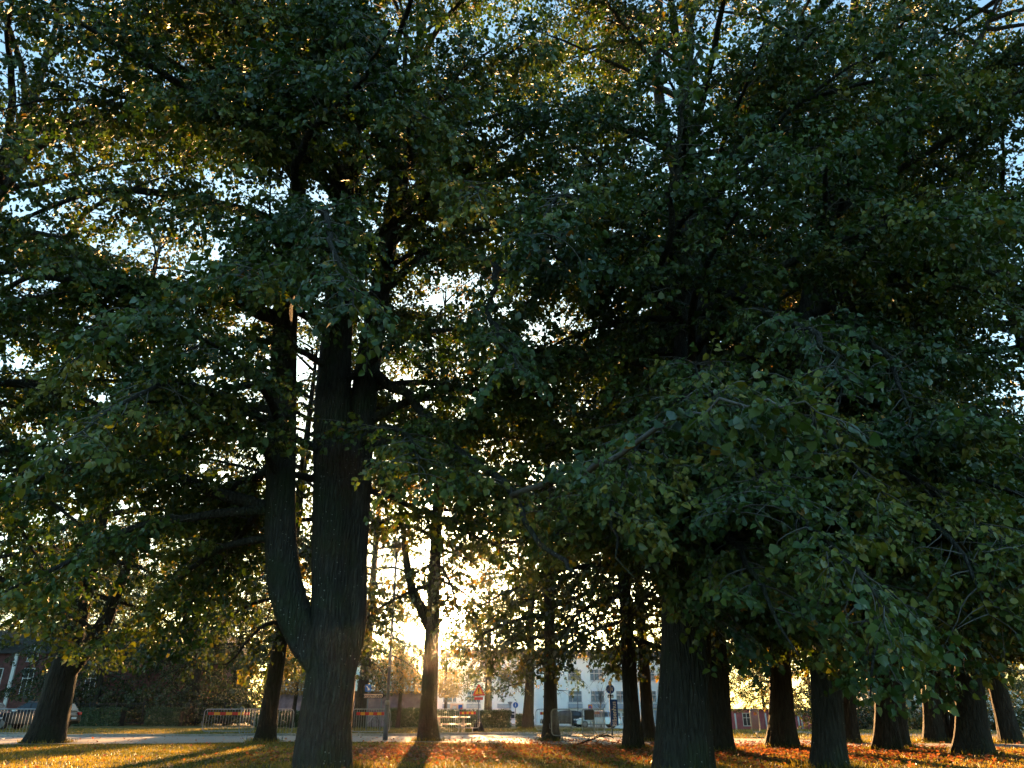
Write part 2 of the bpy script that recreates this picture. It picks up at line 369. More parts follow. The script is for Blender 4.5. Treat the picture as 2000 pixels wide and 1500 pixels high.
def on_path(p):
    i = np.interp(p[:, 0], PA[:, 0], PA[:, 1]); j = np.interp(p[:, 0], PB[:, 0], PB[:, 1])
    return (p[:, 1] > i + 0.05 * np.sin(p[:, 0] * 7)) & (p[:, 1] < j)
def wedge(r, n, y0, y1):
    y = np.sqrt(r.uniform(y0 ** 2, y1 ** 2, n)); x = r.uniform(-1, 1, n) * (0.74 * y + 3)
    return np.stack([x, y], 1)
r = np.random.default_rng(3)
p = wedge(r, 190000, 13, 34); grass("grass", p[~on_path(p) & (p[:, 1] < 31)], 0.06, M['blade'], 4, "short dry grass on the lawn in front of the path")
p = wedge(r, 90000, 29, 52); jj = np.interp(p[:, 0], PB[:, 0], PB[:, 1]); kk = np.interp(p[:, 0], RA[:, 0], RA[:, 1])
grass("grass", p[(p[:, 1] > jj + 0.2) & (p[:, 1] < kk - 0.3)], 0.09, M['blade'], 5, "strip of grass between the path and the road")

# fallen leaves: drifts under the trees
n = 80000; p = wedge(r, n, 14, 34)
pat = np.exp(-((p[:, 0] - 8) / 5.0) ** 2 - ((p[:, 1] - 23) / 4.5) ** 2) + 0.95 * np.exp(-((p[:, 0] + 3.2) / 2.6) ** 2 - ((p[:, 1] - 22.5) / 3.5) ** 2) + 0.35 * np.exp(-((p[:, 0] - 2) / 4) ** 2 - ((p[:, 1] - 26) / 5) ** 2) + 0.015
p = p[r.uniform(0, 1, n) < pat]; n = len(p)
P = np.c_[p, gz(p[:, 0], p[:, 1]) + r.uniform(0.015, 0.07, n)]
a = r.uniform(0, 2 * np.pi, n); D = np.c_[np.cos(a), np.sin(a), r.normal(0, 0.35, n)]; Nn = np.c_[r.normal(0, 0.45, (n, 2)), np.ones(n)]
V, f = leaves(P, D, Nn, r.uniform(0.06, 0.115, n), DIAM, DIAM_F)
tag(link("fallen_leaves", mesh_np("fallen_leaves", V, f, [M['litter']], tint=np.repeat(r.uniform(0, 1, n), 4))), "drifts of orange brown fallen leaves lying on the lawn", "leaves", kind="stuff")

# ------------------------------------------------------------------ trees
def smooth_line(pts, rad, step=0.4):
    P = np.array(pts, float); R = np.array(rad, float)
    if len(P) == 2: P = np.array([P[0], (P[0] + P[1]) / 2, P[1]]); R = np.array([R[0], R.mean(), R[1]])
    E = np.vstack([2 * P[0] - P[1], P, 2 * P[-1] - P[-2]]); out, ro = [], []
    for i in range(len(P) - 1):
        a, b, c, d = E[i:i + 4]; m = max(2, int(np.linalg.norm(c - b) / step))
        for t in np.arange(m) / m:
            out.append(0.5 * (2 * b + (c - a) * t + (2 * a - 5 * b + 4 * c - d) * t ** 2 + (3 * b - a - 3 * c + d) * t ** 3)); ro.append(R[i] + (R[i + 1] - R[i]) * t)
    out.append(P[-1]); ro.append(R[-1]); return np.array(out), np.array(ro)

def tubes(lines, n):
    """many polylines -> one vertex/face array"""
    Vs, Fs, o = [], [], 0
    ang = 2 * np.pi * np.arange(n) / n
    for P, R in lines:
        T = norm(np.gradient(P, axis=0)); ref = np.array([0.3, 1, 0.1]) if abs(T[0][2]) > 0.8 else np.array([0.1, 0.2, 1.0])
        U = norm(np.cross(T, ref)); Wv = np.cross(T, U)
        V = P[:, None] + R[:, None, None] * (np.cos(ang)[None, :, None] * U[:, None] + np.sin(ang)[None, :, None] * Wv[:, None])
        k = len(P); i = (np.arange(k - 1)[:, None] * n + np.arange(n)[None]); j = (np.arange(k - 1)[:, None] * n + (np.arange(n)[None] + 1) % n)
        Fs.append(np.stack([i, j, j + n, i + n], -1).reshape(-1, 4) + o); Vs.append(V.reshape(-1, 3)); o += k * n
    return np.concatenate(Vs), np.concatenate(Fs)

def trunk_mesh(lines, seed, n=28, flare=0.35, lobes=5):
    """trunk and stems with root flare, flutes and knots"""
    r = np.random.default_rng(seed); Vs, Fs, o = [], [], 0
    for li, (P, R) in enumerate(lines):
        P, R = smooth_line(P, R, 0.22)
        T = norm(np.gradient(P, axis=0)); U = norm(np.cross(T, np.array([0.0, 1.0, 0.05]))); Wv = np.cross(T, U)
        a = 2 * np.pi * np.arange(n) / n; ph = r.uniform(0, 6.28, 6); h = np.r_[0, np.cumsum(np.linalg.norm(np.diff(P, axis=0), axis=1))]
        root = np.exp(-h / 0.45) * flare if li == 0 else 0 * h
        rr = 1 + root[:, None] * (0.65 + 0.55 * np.sin(lobes * a[None] + ph[0])) \
            + 0.045 * np.sin(3 * a[None] + ph[1] + 0.35 * h[:, None]) + 0.03 * np.sin(5 * a[None] + ph[2] - 0.6 * h[:, None]) + 0.025 * np.sin(2 * a[None] + ph[3] + 1.7 * h[:, None]) \
            + 0.02 * np.sin(9 * a[None] + ph[4] + 0.8 * np.sin(h[:, None] * 2))
        V = P[:, None] + (R[:, None] * rr)[..., None] * (np.cos(a)[None, :, None] * U[:, None] + np.sin(a)[None, :, None] * Wv[:, None])
        k = len(P); i = (np.arange(k - 1)[:, None] * n + np.arange(n)[None]); j = (np.arange(k - 1)[:, None] * n + (np.arange(n)[None] + 1) % n)
        Fs.append(np.stack([i, j, j + n, i + n], -1).reshape(-1, 4) + o); Vs.append(V.reshape(-1, 3)); o += k * n
    return np.concatenate(Vs), np.concatenate(Fs)

def bend(p0, d0, L, droop, wig, r, k):
    """a curving branch line"""
    P = [p0]; d = d0 / np.linalg.norm(d0); s = L / k
    for i in range(k):
        d = d + np.array([*r.normal(0, wig, 2), r.normal(0, wig * 0.6) - droop / k]); d /= np.linalg.norm(d)
        P.append(P[-1] + d * s)
    return np.array(P)

def foliage(limbs, r, sec_step, sec_len, twig_step, twig_len, leaf_step, leaf_size, droop=0.55, keep_twigs=True, t0=0.22, tint0=0.35, clump=1.9, gap=-0.33):
    """side branches, twigs and leaves for a list of limb lines; returns branch lines, twig lines, leaf arrays"""
    sec, tw0, tw1, twt = [], [], [], []
    for P, R, c in limbs:
        d = np.r_[0, np.cumsum(np.linalg.norm(np.diff(P, axis=0), axis=1))]; L = d[-1]
        lt = np.clip(r.normal(tint0, 0.13), 0.05, 0.75)
        for t in np.arange(max(t0 * L, 0.5), L, sec_step) + r.uniform(0, sec_step * 0.6):
            t = min(t, L); f = t / L
            p = np.array([np.interp(t, d, P[:, k]) for k in range(3)]); q = np.array([np.interp(min(t + 0.2, L), d, P[:, k]) for k in range(3)]); q0 = np.array([np.interp(max(t - 0.2, 0), d, P[:, k]) for k in range(3)])
            tan = q - q0; tan /= np.linalg.norm(tan) + 1e-9
            for sgn in (-1, 1):
                side = np.array([tan[1], -tan[0], 0]) * sgn; side /= np.linalg.norm(side) + 1e-6
                d0 = tan * r.uniform(0.2, 0.9) + side * r.uniform(0.4, 1.0) + np.array([0, 0, r.uniform(-0.25, 0.5)])
                sl = sec_len * r.uniform(0.55, 1.25) * c * (1.1 - 0.55 * f)
                S_ = bend(p, d0, sl, droop * r.uniform(0.4, 1.9), 0.12, r, 5)
                r0 = 0.006 + 0.008 * sl
                sec.append((S_, np.linspace(r0, 0.004, 6)))
                st = np.clip(lt + r.normal(0, 0.12), 0.02, 0.8)
                m = max(3, int(sl / twig_step)); tt = np.sort(r.uniform(0.12, 1.0, m)); tt[-1] = 1.0
                idx = tt * 5; i0 = np.minimum(idx.astype(int), 4); fr = (idx - i0)[:, None]
                b = S_[i0] * (1 - fr) + S_[i0 + 1] * fr; tg = norm(S_[i0 + 1] - S_[i0])
                sd = norm(np.cross(tg, np.array([0, 0, 1.0]))) * np.where(np.arange(m) % 2, 1, -1)[:, None]
                dirs = norm(tg * r.uniform(0.3, 1, (m, 1)) + sd * r.uniform(0.2, 1.0, (m, 1)) + np.c_[r.normal(0, 0.2, (m, 2)), r.normal(-0.28, 0.3, m)])
                e = b + dirs * (twig_len * r.uniform(0.5, 1.3, m))[:, None]; e[:, 2] -= 0.06
                tw0.append(b); tw1.append(e); twt.append(np.full(m, st))
    B, E, T = np.concatenate(tw0), np.concatenate(tw1), np.concatenate(twt)
    # sprays gather in clumps with open air between them
    q = B * (2 * np.pi / clump); cl = (np.sin(q[:, 0] + 1.3 * np.sin(q[:, 1] * .7)) + np.sin(q[:, 1] * 1.1 + 1.1 * np.sin(q[:, 2] * .8)) + np.sin(q[:, 2] * 1.4 + 1.2 * np.sin(q[:, 0] * .6))) / 3
    ok = cl + r.normal(0, .12, len(B)) > gap
    B, E, T = B[ok], E[ok], T[ok]
    ln = np.linalg.norm(E - B, axis=1); cnt = np.maximum(2, (ln / leaf_step).astype(int)); src = np.repeat(np.arange(len(B)), cnt); n = len(src)
    start = np.repeat(np.cumsum(cnt) - cnt, cnt); k = np.arange(n) - start
    f = np.clip((k + 0.7 + r.uniform(-0.3, 0.3, n)) / cnt[src], 0.05, 1.05)
    P = B[src] + (E - B)[src] * f[:, None]; tg = norm((E - B)[src])
    sd = norm(np.cross(tg, np.array([0, 0, 1.0]))) * np.where(k % 2, 1, -1)[:, None]
    D = norm(tg * 0.6 + sd * r.uniform(0.3, 1.1, (n, 1)) + np.c_[r.normal(0, 0.3, (n, 2)), r.normal(-0.45, 0.4, n)])
    P = P + D * 0.03
    Nn = np.c_[r.normal(0, 0.55, (n, 2)), r.uniform(0.25, 1.0, n)]
    size = leaf_size * np.clip(r.lognormal(-.1, .28, n), .45, 1.5)
    tint = np.clip(T[src] + r.normal(0, 0.12, n), 0, 0.86); sel = r.uniform(0, 1, n) < 0.006; tint[sel] = r.uniform(0.9, 1, sel.sum())
    return sec, (B, E), (P, D, Nn, size, tint)

def twig_mesh(B, E, rad=0.004):
    n = len(B); T = norm(E - B); U = norm(np.cross(T, np.array([0.2, 0.1, 1.0]))); Wv = np.cross(T, U)
    V = []
    for k in range(3):
        a = 2 * np.pi * k / 3; o = rad * (np.cos(a) * U + np.sin(a) * Wv); V += [B + o, E + o * 0.5]
    V = np.stack(V, 1).reshape(-1, 3); i = np.arange(n)[:, None] * 6
    F_ = np.stack([np.concatenate([i + 2 * k, i + (2 * k + 2) % 6, i + (2 * k + 3) % 6, i + 2 * k + 1], 1) for k in range(3)], 1).reshape(-1, 4)
    return V, F_

LEAF_MESH = [mesh_np("leaf", HEART, HEART_F, [M['leaf']], tint=np.full(6, t)) for t in np.linspace(0.05, 0.95, 10)]

def skirt(P):
    """lower edge of the hanging leaves: high over the open middle, low at both sides"""
    return np.interp(P[..., 0], [-7, -3.5, -2, 2.2, 3.6, 5.5], [1.9, 2.6, 4.4, 3.4, 1.75, 1.2]) + 0.45 * np.sin(P[..., 0] * 2.1) * np.sin(P[..., 1] * 1.3)

def near_tree(label, base, stems, named, auto, r, leafp, singles, group="large lindens in the front row"):
    """base: ground point; stems: [(pts, radii)]; named: [(pts, radii, c)] limbs seen in the photo; auto: limbs grown at random"""
    root = empty("linden_tree", base, label=label, cat="tree", group=group)
    base = np.asarray(base, float)
    V, f = trunk_mesh([(np.asarray(p), rr) for p, rr in stems], int(r.integers(1e6)), 36, 0.14)
    link("trunk", mesh_np("trunk", V - base, f, [M['bark']], True), root)
    limbs = []
    for pts, rr, c in named:
        P, R = smooth_line(pts, rr, 0.35); P[1:-1] += r.normal(0, 0.05, (len(P) - 2, 3)); limbs.append((P, R, c))
    for (si, z0, z1, cnt, az, daz, L, up, droop, c) in auto:
        P, _ = smooth_line(*stems[si], 0.3)
        for _ in range(cnt):
            z = r.uniform(z0, z1); k = np.argmin(abs(P[:, 2] - z)); a = math.radians(az + r.uniform(-daz, daz)); u = up + r.uniform(-0.15, 0.25)
            ll = L * r.uniform(0.7, 1.15); Q = bend(P[k], np.array([math.sin(a), math.cos(a), u]), ll, droop * r.uniform(0.6, 1.4), 0.10, r, max(6, int(ll / 0.45)))
            Q = Q[Q[:, 2] > 1.5] if (Q[:, 2] < 1.5).any() else Q
            if len(Q) < 4: continue
            limbs.append((Q, np.linspace(0.018 * ll, 0.008, len(Q)), c))
    sec, (B, E), (P, D, Nn, size, tint) = foliage(limbs, r, **leafp)
    cut = []
    for li, (Q, R, c) in enumerate(limbs):
        low = np.nonzero(Q[:, 2] < skirt(Q) + .15)[0]; k = low[0] if len(low) and li >= len(named) else len(Q)
        if k >= 4: cut.append((Q[:k], np.minimum(R[:k], np.linspace(R[0], .012, k) if k < len(Q) else R[:k]), c))
    sec = [q for q in sec if (q[0][:, 2] > skirt(q[0]) + .05).all()]; tk = E[:, 2] > skirt(E); B, E = B[tk], E[tk]
    for Q, R, c in cut:
        V, f = tubes([(Q, R)], 8); link("limb", mesh_np("limb", V - base, f, [M['bark' if R[0] > .058 else 'twig']], True), root)
    V, f = tubes([q for q in sec if q[0][0][1] > 0], 3); tk = np.linalg.norm((B + E) / 2 - (0, 0, EYE), axis=1) < 15; V2, f2 = twig_mesh(B[tk], E[tk])
    tag(link("twig_tangle", mesh_np("twig_tangle", np.concatenate([V, V2]) - base, np.concatenate([f, f2 + len(V)]), [M['twig']], True), root), kind="stuff")
    ok = P[:, 2] > skirt(P)
    P, D, Nn, size, tint = P[ok], D[ok], Nn[ok], size[ok], tint[ok]
    # the leaves that show largest become single leaves, the rest the crown
    rel = P - np.array([0, 0, EYE]); zc = rel[:, 1] * cp + rel[:, 2] * sp; u = rel[:, 0] / zc * F; v = (-rel[:, 1] * sp + rel[:, 2] * cp) / zc * F
    inside = (abs(u) < 990) & (abs(v) < 740) & (zc > 1); score = np.where(inside, size / zc, 0); pick = np.argsort(-score)[:singles]
    rest = np.ones(len(P), bool); rest[pick] = False
    fine = rest & (size / np.maximum(zc, 1) > 0.0078) & inside; plain = rest & ~fine
    V, f = leaves(P[fine] - base, D[fine], Nn[fine], size[fine], HEART, HEART_F)
    V2, f2 = leaves(P[plain] - base, D[plain], Nn[plain], size[plain], DIAM, DIAM_F)
    crown = tag(link("crown", mesh_np("crown", np.concatenate([V, V2]), np.concatenate([f, f2 + len(V)]), [M['leaf']], False, tint=np.concatenate([np.repeat(tint[fine], 6), np.repeat(tint[plain], 4)])), root), kind="stuff")
    X, Y_, Z = frames(D[pick], Nn[pick])
    for k, i in enumerate(pick):
        o = link("leaf", LEAF_MESH[min(9, int(tint[i] * 10))], crown); s = float(size[i])
        m = Matrix((X[k] * s, Y_[k] * s, Z[k] * s)).transposed().to_4x4(); m.translation = Vector(P[i] - base); o.matrix_basis = m
    print("tree", label, "leaves", len(P), "limbs", len(limbs), "nearest", round(float(zc[inside].min()), 2))
    return root

NEAR = dict(sec_step=0.29, sec_len=1.4, twig_step=0.115, twig_len=0.42, leaf_step=0.05, leaf_size=0.112, gap=-0.38, tint0=0.47)

# the three-stemmed linden left of the middle
YA = 17.0
bA = gnd(631, 1506); YA = bA[1]
A0 = [bA - (0, 0, 0.1), at(635, 1420, YA), at(645, 1340, YA), at(650, 1260, YA), at(650, 1180, YA), at(648, 1000, YA), at(648, 820, YA + .1), at(660, 640, YA + .3), at(676, 430, YA + .5), at(690, 220, YA + .6), at(705, 0, YA + .6), at(715, -160, YA + .8)]
A1 = [at(640, 1330, YA), at(596, 1250, YA), at(560, 1160, YA - .1), at(548, 1050, YA - .2), at(551, 880, YA - .3), at(556, 680, YA - .4), at(568, 480, YA - .6), at(590, 300, YA - .8), at(600, 120, YA - 1), at(600, -80, YA - 1)]
A2 = [at(672, 1320, YA), at(690, 1220, YA + .1), at(692, 1060, YA + .2), at(700, 900, YA + .3), at(716, 740, YA + .4), at(740, 580, YA + .6), at(768, 400, YA + .8), at(800, 200, YA + 1), at(830, 20, YA + 1.2), at(850, -120, YA + 1.3)]
stemsA = [(A0, [.55, .50, .50, .50, .45, .44, .42, .38, .32, .25, .17, .08]), (A1, [.26, .36, .35, .33, .31, .29, .24, .18, .12, .05]), (A2, [.22, .27, .31, .33, .30, .26, .21, .16, .11, .05])]
namedA = [
    ([at(548, 625, YA - .4), at(480, 598, YA - .9), at(420, 572, YA - 1.3), at(330, 566, YA - 1.8), at(200, 550, YA - 2.2), at(110, 545, YA - 2.6), at(-20, 528, YA - 3)], [.20, .17, .15, .13, .10, .07, .03], 1.0),
    ([at(335, 570, YA - 1.8), at(290, 615, YA - 2.4), at(215, 652, YA - 3.0), at(120, 720, YA - 3.6)], [.08, .06, .045, .015], 1.0),
    ([at(540, 1000, YA - .2), at(440, 965, YA - .6), at(380, 945, YA - .9), at(280, 912, YA - 1.2), at(150, 905, YA - 1.6), at(20, 960, YA - 2)], [.17, .14, .13, .10, .07, .03], 1.1),
    ([at(735, 730, YA + .4), at(830, 800, YA - .6), at(890, 870, YA - 1.6), at(960, 930, YA - 2.6), at(1005, 972, YA - 3.3), at(1045, 1050, YA - 4.2), at(1100, 1090, YA - 5), at(1125, 1118, YA - 5.4)], [.13, .10, .08, .07, .06, .045, .035, .02], 0.8),
    ([at(1000, 968, YA - 3.3), at(1060, 935, YA - 4.6), at(1130, 912, YA - 6), at(1190, 890, YA - 7.2), at(1220, 876, YA - 7.6), at(1310, 825, YA - 8.3), at(1370, 795, YA - 8.6), at(1450, 785, YA - 8.9), at(1530, 788, YA - 9.1), at(1610, 798, YA - 9.2), at(1690, 850, YA - 9.3)], [.055, .05, .045, .04, .036, .028, .022, .015, .011, .008, .005], 0.30),
    ([at(560, 520, YA - .6), at(590, 300, YA - 3), at(620, 240, YA - 4.2), at(700, 160, YA - 5.5), at(760, 60, YA - 7)], [.12, .09, .07, .05, .02], 1.0),
    ([at(665, 500, YA + .4), at(650, 460, YA - 2.5), at(625, 400, YA - 5), at(660, 520, YA - 6.6), at(690, 600, YA - 7.4)], [.12, .09, .06, .035, .012], 0.75),
    ([at(755, 560, YA + .6), at(850, 500, YA - 1), at(960, 520, YA - 3), at(965, 640, YA - 4.5), at(1010, 720, YA - 5.5)], [.12, .09, .07, .045, .015], 0.8),
    ([at(760, 470, YA + .7), at(900, 380, YA), at(1040, 330, YA - .8), at(1150, 340, YA - 1.6)], [.11, .08, .05, .015], 1.1),
]
autoA = [  # stem, z range, count, azimuth from +Y, spread, length, rise, droop, spray scale
    (1, 5, 9, 6, 235, 60, 6.0, .30, 1.0, 1.0), (1, 9, 15, 8, 230, 70, 7.0, .45, .9, 1.05), (1, 14, 20, 6, 220, 80, 6.0, .7, .7, 1.1),
    (0, 6, 10, 5, 180, 60, 6.5, .35, 1.0, 1.0), (0, 10, 15, 7, 180, 80, 7.5, .5, .8, 1.05), (0, 14, 21, 7, 170, 100, 7.0, .7, .6, 1.1),
    (2, 6, 10, 4, 110, 60, 5.5, .35, .9, 1.0), (2, 10, 16, 6, 110, 70, 6.0, .5, .8, 1.0), (2, 15, 21, 5, 100, 90, 5.0, .8, .6, 1.1),
    (0, 5, 14, 10, 0, 80, 5.5, .35, .8, 1.1), (1, 4.2, 7, 6, 280, 55, 6.0, .05, .9, 1.0), (1, 11, 19, 9, 265, 35, 7.0, .35, .7, 1.1), (2, 9, 17, 6, 150, 50, 6.5, .4, .8, 1.0), (0, 10, 20, 8, 0, 120, 6, .5, .6, 1.1), (0, 9, 15, 7, 185, 22, 5.5, .35, 1.2, 1.0), (2, 12, 20, 7, 130, 60, 6, .55, .7, 1.1), (0, 15, 22, 6, 170, 90, 6, .7, .6, 1.1), (1, 9, 13, 4, 190, 20, 4.5, .3, 1.3, 1.0)]
near_tree("big linden in front, its trunk parting into three dark stems left of the low sun", bA, stemsA, namedA, autoA, np.random.default_rng(101), NEAR, 300)

# the straight linden right of the middle
bB = gnd(1334, 1508); YB = bB[1]
stemsB = [([bB - (0, 0, 0.1), at(1335, 1420, YB), at(1338, 1300, YB), at(1342, 1130, YB), at(1347, 950, YB), at(1350, 760, YB), at(1348, 560, YB + .1), at(1342, 380, YB + .2), at(1338, 200, YB + .3), at(1345, 20, YB + .4), at(1350, -140, YB + .5)],
           [.57, .52, .50, .48, .46, .41, .34, .27, .21, .15, .07]),
          ([at(1348, 520, YB + .1), at(1395, 365, YB), at(1440, 280, YB - .2), at(1492, 200, YB - .5), at(1550, 110, YB - .8), at(1612, 0, YB - 1), at(1680, -120, YB - 1.2)], [.20, .185, .17, .15, .13, .10, .05]),
          ([at(1344, 420, YB + .1), at(1300, 260, YB + .4), at(1284, 140, YB + .6), at(1288, 0, YB + .8), at(1290, -120, YB + 1)], [.17, .15, .14, .11, .05])]
namedB = [
    ([at(1350, 700, YB), at(1420, 620, YB - 2), at(1500, 608, YB - 3.8), at(1560, 630, YB - 4.8), at(1615, 675, YB - 5.6), at(1638, 720, YB - 6), at(1640, 790, YB - 6.2)], [.12, .09, .07, .06, .045, .02, .008], 0.6),
    ([at(1348, 640, YB), at(1300, 560, YB - 2.5), at(1310, 420, YB - 4.5), at(1330, 250, YB - 5.6), at(1370, 90, YB - 6)], [.10, .08, .06, .04, .015], 0.8),
    ([at(1346, 900, YB), at(1420, 880, YB - 2.2), at(1500, 930, YB - 4), at(1580, 1020, YB - 5.2), at(1680, 1120, YB - 6), at(1760, 1230, YB - 6.4)], [.12, .09, .07, .05, .03, .01], 1.0),
    ([at(1346, 1000, YB), at(1400, 1010, YB - 2), at(1440, 1080, YB - 4), at(1500, 1170, YB - 5.2), at(1560, 1280, YB - 5.8)], [.10, .07, .05, .03, .01], 1.0),
    ([at(1348, 800, YB), at(1270, 840, YB - 2), at(1200, 920, YB - 3.6), at(1190, 1020, YB - 4.6), at(1240, 1130, YB - 5.2)], [.10, .07, .05, .03, .01], 0.9),
    ([at(1492, 200, YB - .5), at(1560, 205, YB - .8), at(1620, 200, YB - 1.1), at(1700, 170, YB - 1.6)], [.07, .055, .045, .015], 1.0),
]
autoB = [(0, 5, 8, 7, 175, 75, 6.5, .15, 1.1, 1.05), (0, 8, 12, 8, 180, 80, 7.2, .35, 1.0, 1.05), (0, 11, 16, 7, 190, 90, 6.5, .5, .8, 1.0), (0, 15, 21, 6, 180, 120, 5.5, .7, .6, 1.1),
         (1, 12, 20, 7, 140, 90, 4.5, .5, .6, .9), (2, 12, 20, 6, 270, 80, 4.5, .5, .6, .9), (0, 5, 14, 9, 20, 80, 5.0, .35, .9, 1.1), (0, 4, 6.5, 7, 150, 60, 6.0, .0, .7, 1.0), (0, 6, 14, 9, 250, 50, 6.0, .3, .9, 1.0), (0, 9, 19, 9, 20, 110, 6, .5, .6, 1.1), (0, 3.6, 6, 13, 180, 48, 3.8, .12, 1.5, 1.0), (0, 14, 21, 6, 200, 110, 6, .6, .6, 1.1), (1, 12, 20, 5, 170, 100, 5, .4, .6, 1.0)]
near_tree("big single stemmed linden in front, its thick speckled trunk right of the blue upright sign", bB, stemsB, namedB, autoB, np.random.default_rng(202), NEAR, 300)

bC = gnd(1622, 1502); YC = bC[1]
stemsC = [([bC - (0, 0, 0.1), at(1620, 1440, YC), at(1612, 1300, YC), at(1592, 1050, YC), at(1576, 800, YC), at(1580, 620, YC), at(1606, 450, YC), at(1636, 300, YC), at(1655, 140, YC), at(1672, -20, YC), at(1680, -150, YC)], [.38, .32, .30, .29, .28, .26, .23, .20, .17, .12, .05]),
          ([at(1590, 540, YC), at(1640, 385, YC - .3), at(1700, 312, YC - .6), at(1780, 252, YC - .9), at(1832, 200, YC - 1.2), at(1900, 100, YC - 1.5), at(1960, -20, YC - 1.8)], [.18, .16, .15, .13, .11, .08, .03])]
namedC = [
    ([at(1580, 620, YC), at(1640, 600, YC - 1.5), at(1690, 655, YC - 3), at(1740, 715, YC - 4), at(1765, 770, YC - 4.6), at(1775, 830, YC - 5)], [.10, .08, .065, .05, .03, .01], 0.8),
    ([at(1585, 760, YC), at(1700, 480, YC + .5), at(1820, 490, YC), at(1900, 430, YC - .4), at(2000, 372, YC - .8), at(2100, 300, YC - 1)], [.13, .11, .10, .09, .06, .02], 0.9),
    ([at(1592, 1000, YC), at(1680, 960, YC - 2), at(1790, 1000, YC - 4), at(1880, 1090, YC - 5), at(1930, 1200, YC - 5.4)], [.10, .08, .06, .035, .01], 1.05),
    ([at(1600, 1100, YC), at(1660, 1090, YC - 2.4), at(1710, 1150, YC - 4.4), at(1720, 1250, YC - 5.6), at(1700, 1360, YC - 6.2)], [.09, .07, .05, .03, .01], 0.95),
]
autoC = [(0, 5, 9, 9, 140, 75, 6.2, .1, 1.0, 1.05), (0, 9, 13, 7, 140, 80, 6.2, .35, .9, 1.0), (0, 13, 20, 6, 130, 110, 5.0, .6, .6, .9), (1, 12, 19, 6, 110, 80, 4.5, .3, .6, .9), (0, 4, 6.5, 6, 110, 60, 5.5, 0, .7, 1.0), (0, 5, 13, 6, 40, 70, 5, .3, .9, 1.1), (0, 8, 16, 8, 120, 50, 6.5, .35, .8, 1.0), (1, 10, 18, 6, 90, 60, 5.5, .3, .7, 1.0), (0, 8, 18, 7, 0, 110, 5.5, .5, .6, 1.1), (0, 3.8, 6.2, 13, 125, 50, 5.6, .10, 1.25, 1.05), (0, 13, 20, 6, 110, 80, 6, .5, .6, 1.1), (1, 15, 23, 12, 90, 150, 4.2, .3, .6, 1.1), (1, 15, 20, 5, 300, 50, 3.5, .4, .5, 1.0)]
near_tree("slimmer linden in front, its black trunk rising behind low hanging leaves on the right", bC, stemsC, namedC, autoC, np.random.default_rng(303), NEAR, 300)

bD = np.array([-14.8, 16.5, 0.0])
stemsD = [([bD, bD + (0, 0, 3), bD + (.2, 0, 7), bD + (.5, .2, 12), bD + (.6, .3, 17), bD + (.6, .3, 21)], [.5, .45, .38, .28, .18, .05])]
autoD = [(0, 6, 12, 8, 45, 45, 6.5, .2, .8, 1.1), (0, 4.5, 9, 9, 95, 60, 7, .2, 1.0, 1.05), (0, 9, 14, 10, 100, 60, 7.5, .4, .9, 1.05), (0, 13, 20, 9, 100, 60, 7, .6, .7, 1.1)]
near_tree("linden at the left edge of the lawn, only its leafy crown reaching into the picture", bD, stemsD, [], autoD, np.random.default_rng(404), dict(NEAR, sec_step=0.34), 40)

bE = np.array([15.2, 19.0, 0.0])
stemsE = [([bE, bE + (0, 0, 3), bE + (-.2, 0, 7), bE + (-.4, .2, 12), bE + (-.5, .3, 17), bE + (-.5, .3, 20)], [.45, .4, .34, .26, .16, .05])]
autoE = [(0, 4.0, 6.5, 7, 250, 50, 6, .05, .8, 1.05), (0, 4.5, 9, 8, 260, 60, 6, .15, 1.0, 1.05), (0, 9, 14, 7, 260, 60, 6.0, .4, .9, 1.0), (0, 13, 19, 4, 260, 60, 5, .6, .7, .9)]
near_tree("linden at the right edge of the lawn, only its drooping crown reaching into the picture", bE, stemsE, [], autoE, np.random.default_rng(505), dict(NEAR, sec_step=0.34), 40)

# ---- trees of the rows behind: a few crown shapes, every tree its own trunk
def crown_variant(seed, H, base, rad, nl, tint0, step=0.62, ls=0.15, open_=1.0):
    r = np.random.default_rng(seed); limbs = []
    for i in range(nl):
        f = (i + r.uniform(0, 1)) / nl; z = base + (H * 0.92 - base) * f ** 0.9; a = i * 2.4 + r.uniform(-.5, .5)
        prof = math.sin(math.pi * min(1, 0.22 + 0.75 * f)) ** 0.8
        L = rad * prof * r.uniform(0.75, 1.2); up = -0.12 + 0.9 * f + r.uniform(-.1, .2)
        Q = bend(np.array([0, 0, z]), np.array([math.sin(a), math.cos(a), up]), L, 0.75 * r.uniform(.5, 1.4), 0.1, r, max(5, int(L / .6)))
        Q[:, 2] = np.maximum(Q[:, 2], 2.3); limbs.append((Q, np.linspace(0.016 * L + .01, 0.01, len(Q)), 1.0))
    sec, tw, (P, D, Nn, size, tint) = foliage(limbs, r, sec_step=step, sec_len=1.6, twig_step=0.19, twig_len=0.5, leaf_step=0.075 * open_, leaf_size=ls, t0=0.15, tint0=tint0)
    V, f = tubes([(a, b) for a, b, c in limbs], 6); V2, f2 = tubes(sec, 3)
    wood = mesh_np("branchwork", np.concatenate([V, V2]), np.concatenate([f, f2 + len(V)]), [M['bark_dark']], True)
    lo = P[:, 2] > 2.1 + .25 * np.sin(P[:, 0] * 1.9) * np.sin(P[:, 1] * 1.6); P, D, Nn, size, tint = P[lo], D[lo], Nn[lo], size[lo], tint[lo]
    V, f = leaves(P, D, Nn, size, DIAM, DIAM_F)
    print("variant leaves", len(P))
    return wood, mesh_np("crown", V, f, [M['leaf_far']], tint=np.repeat(tint, 4)), H
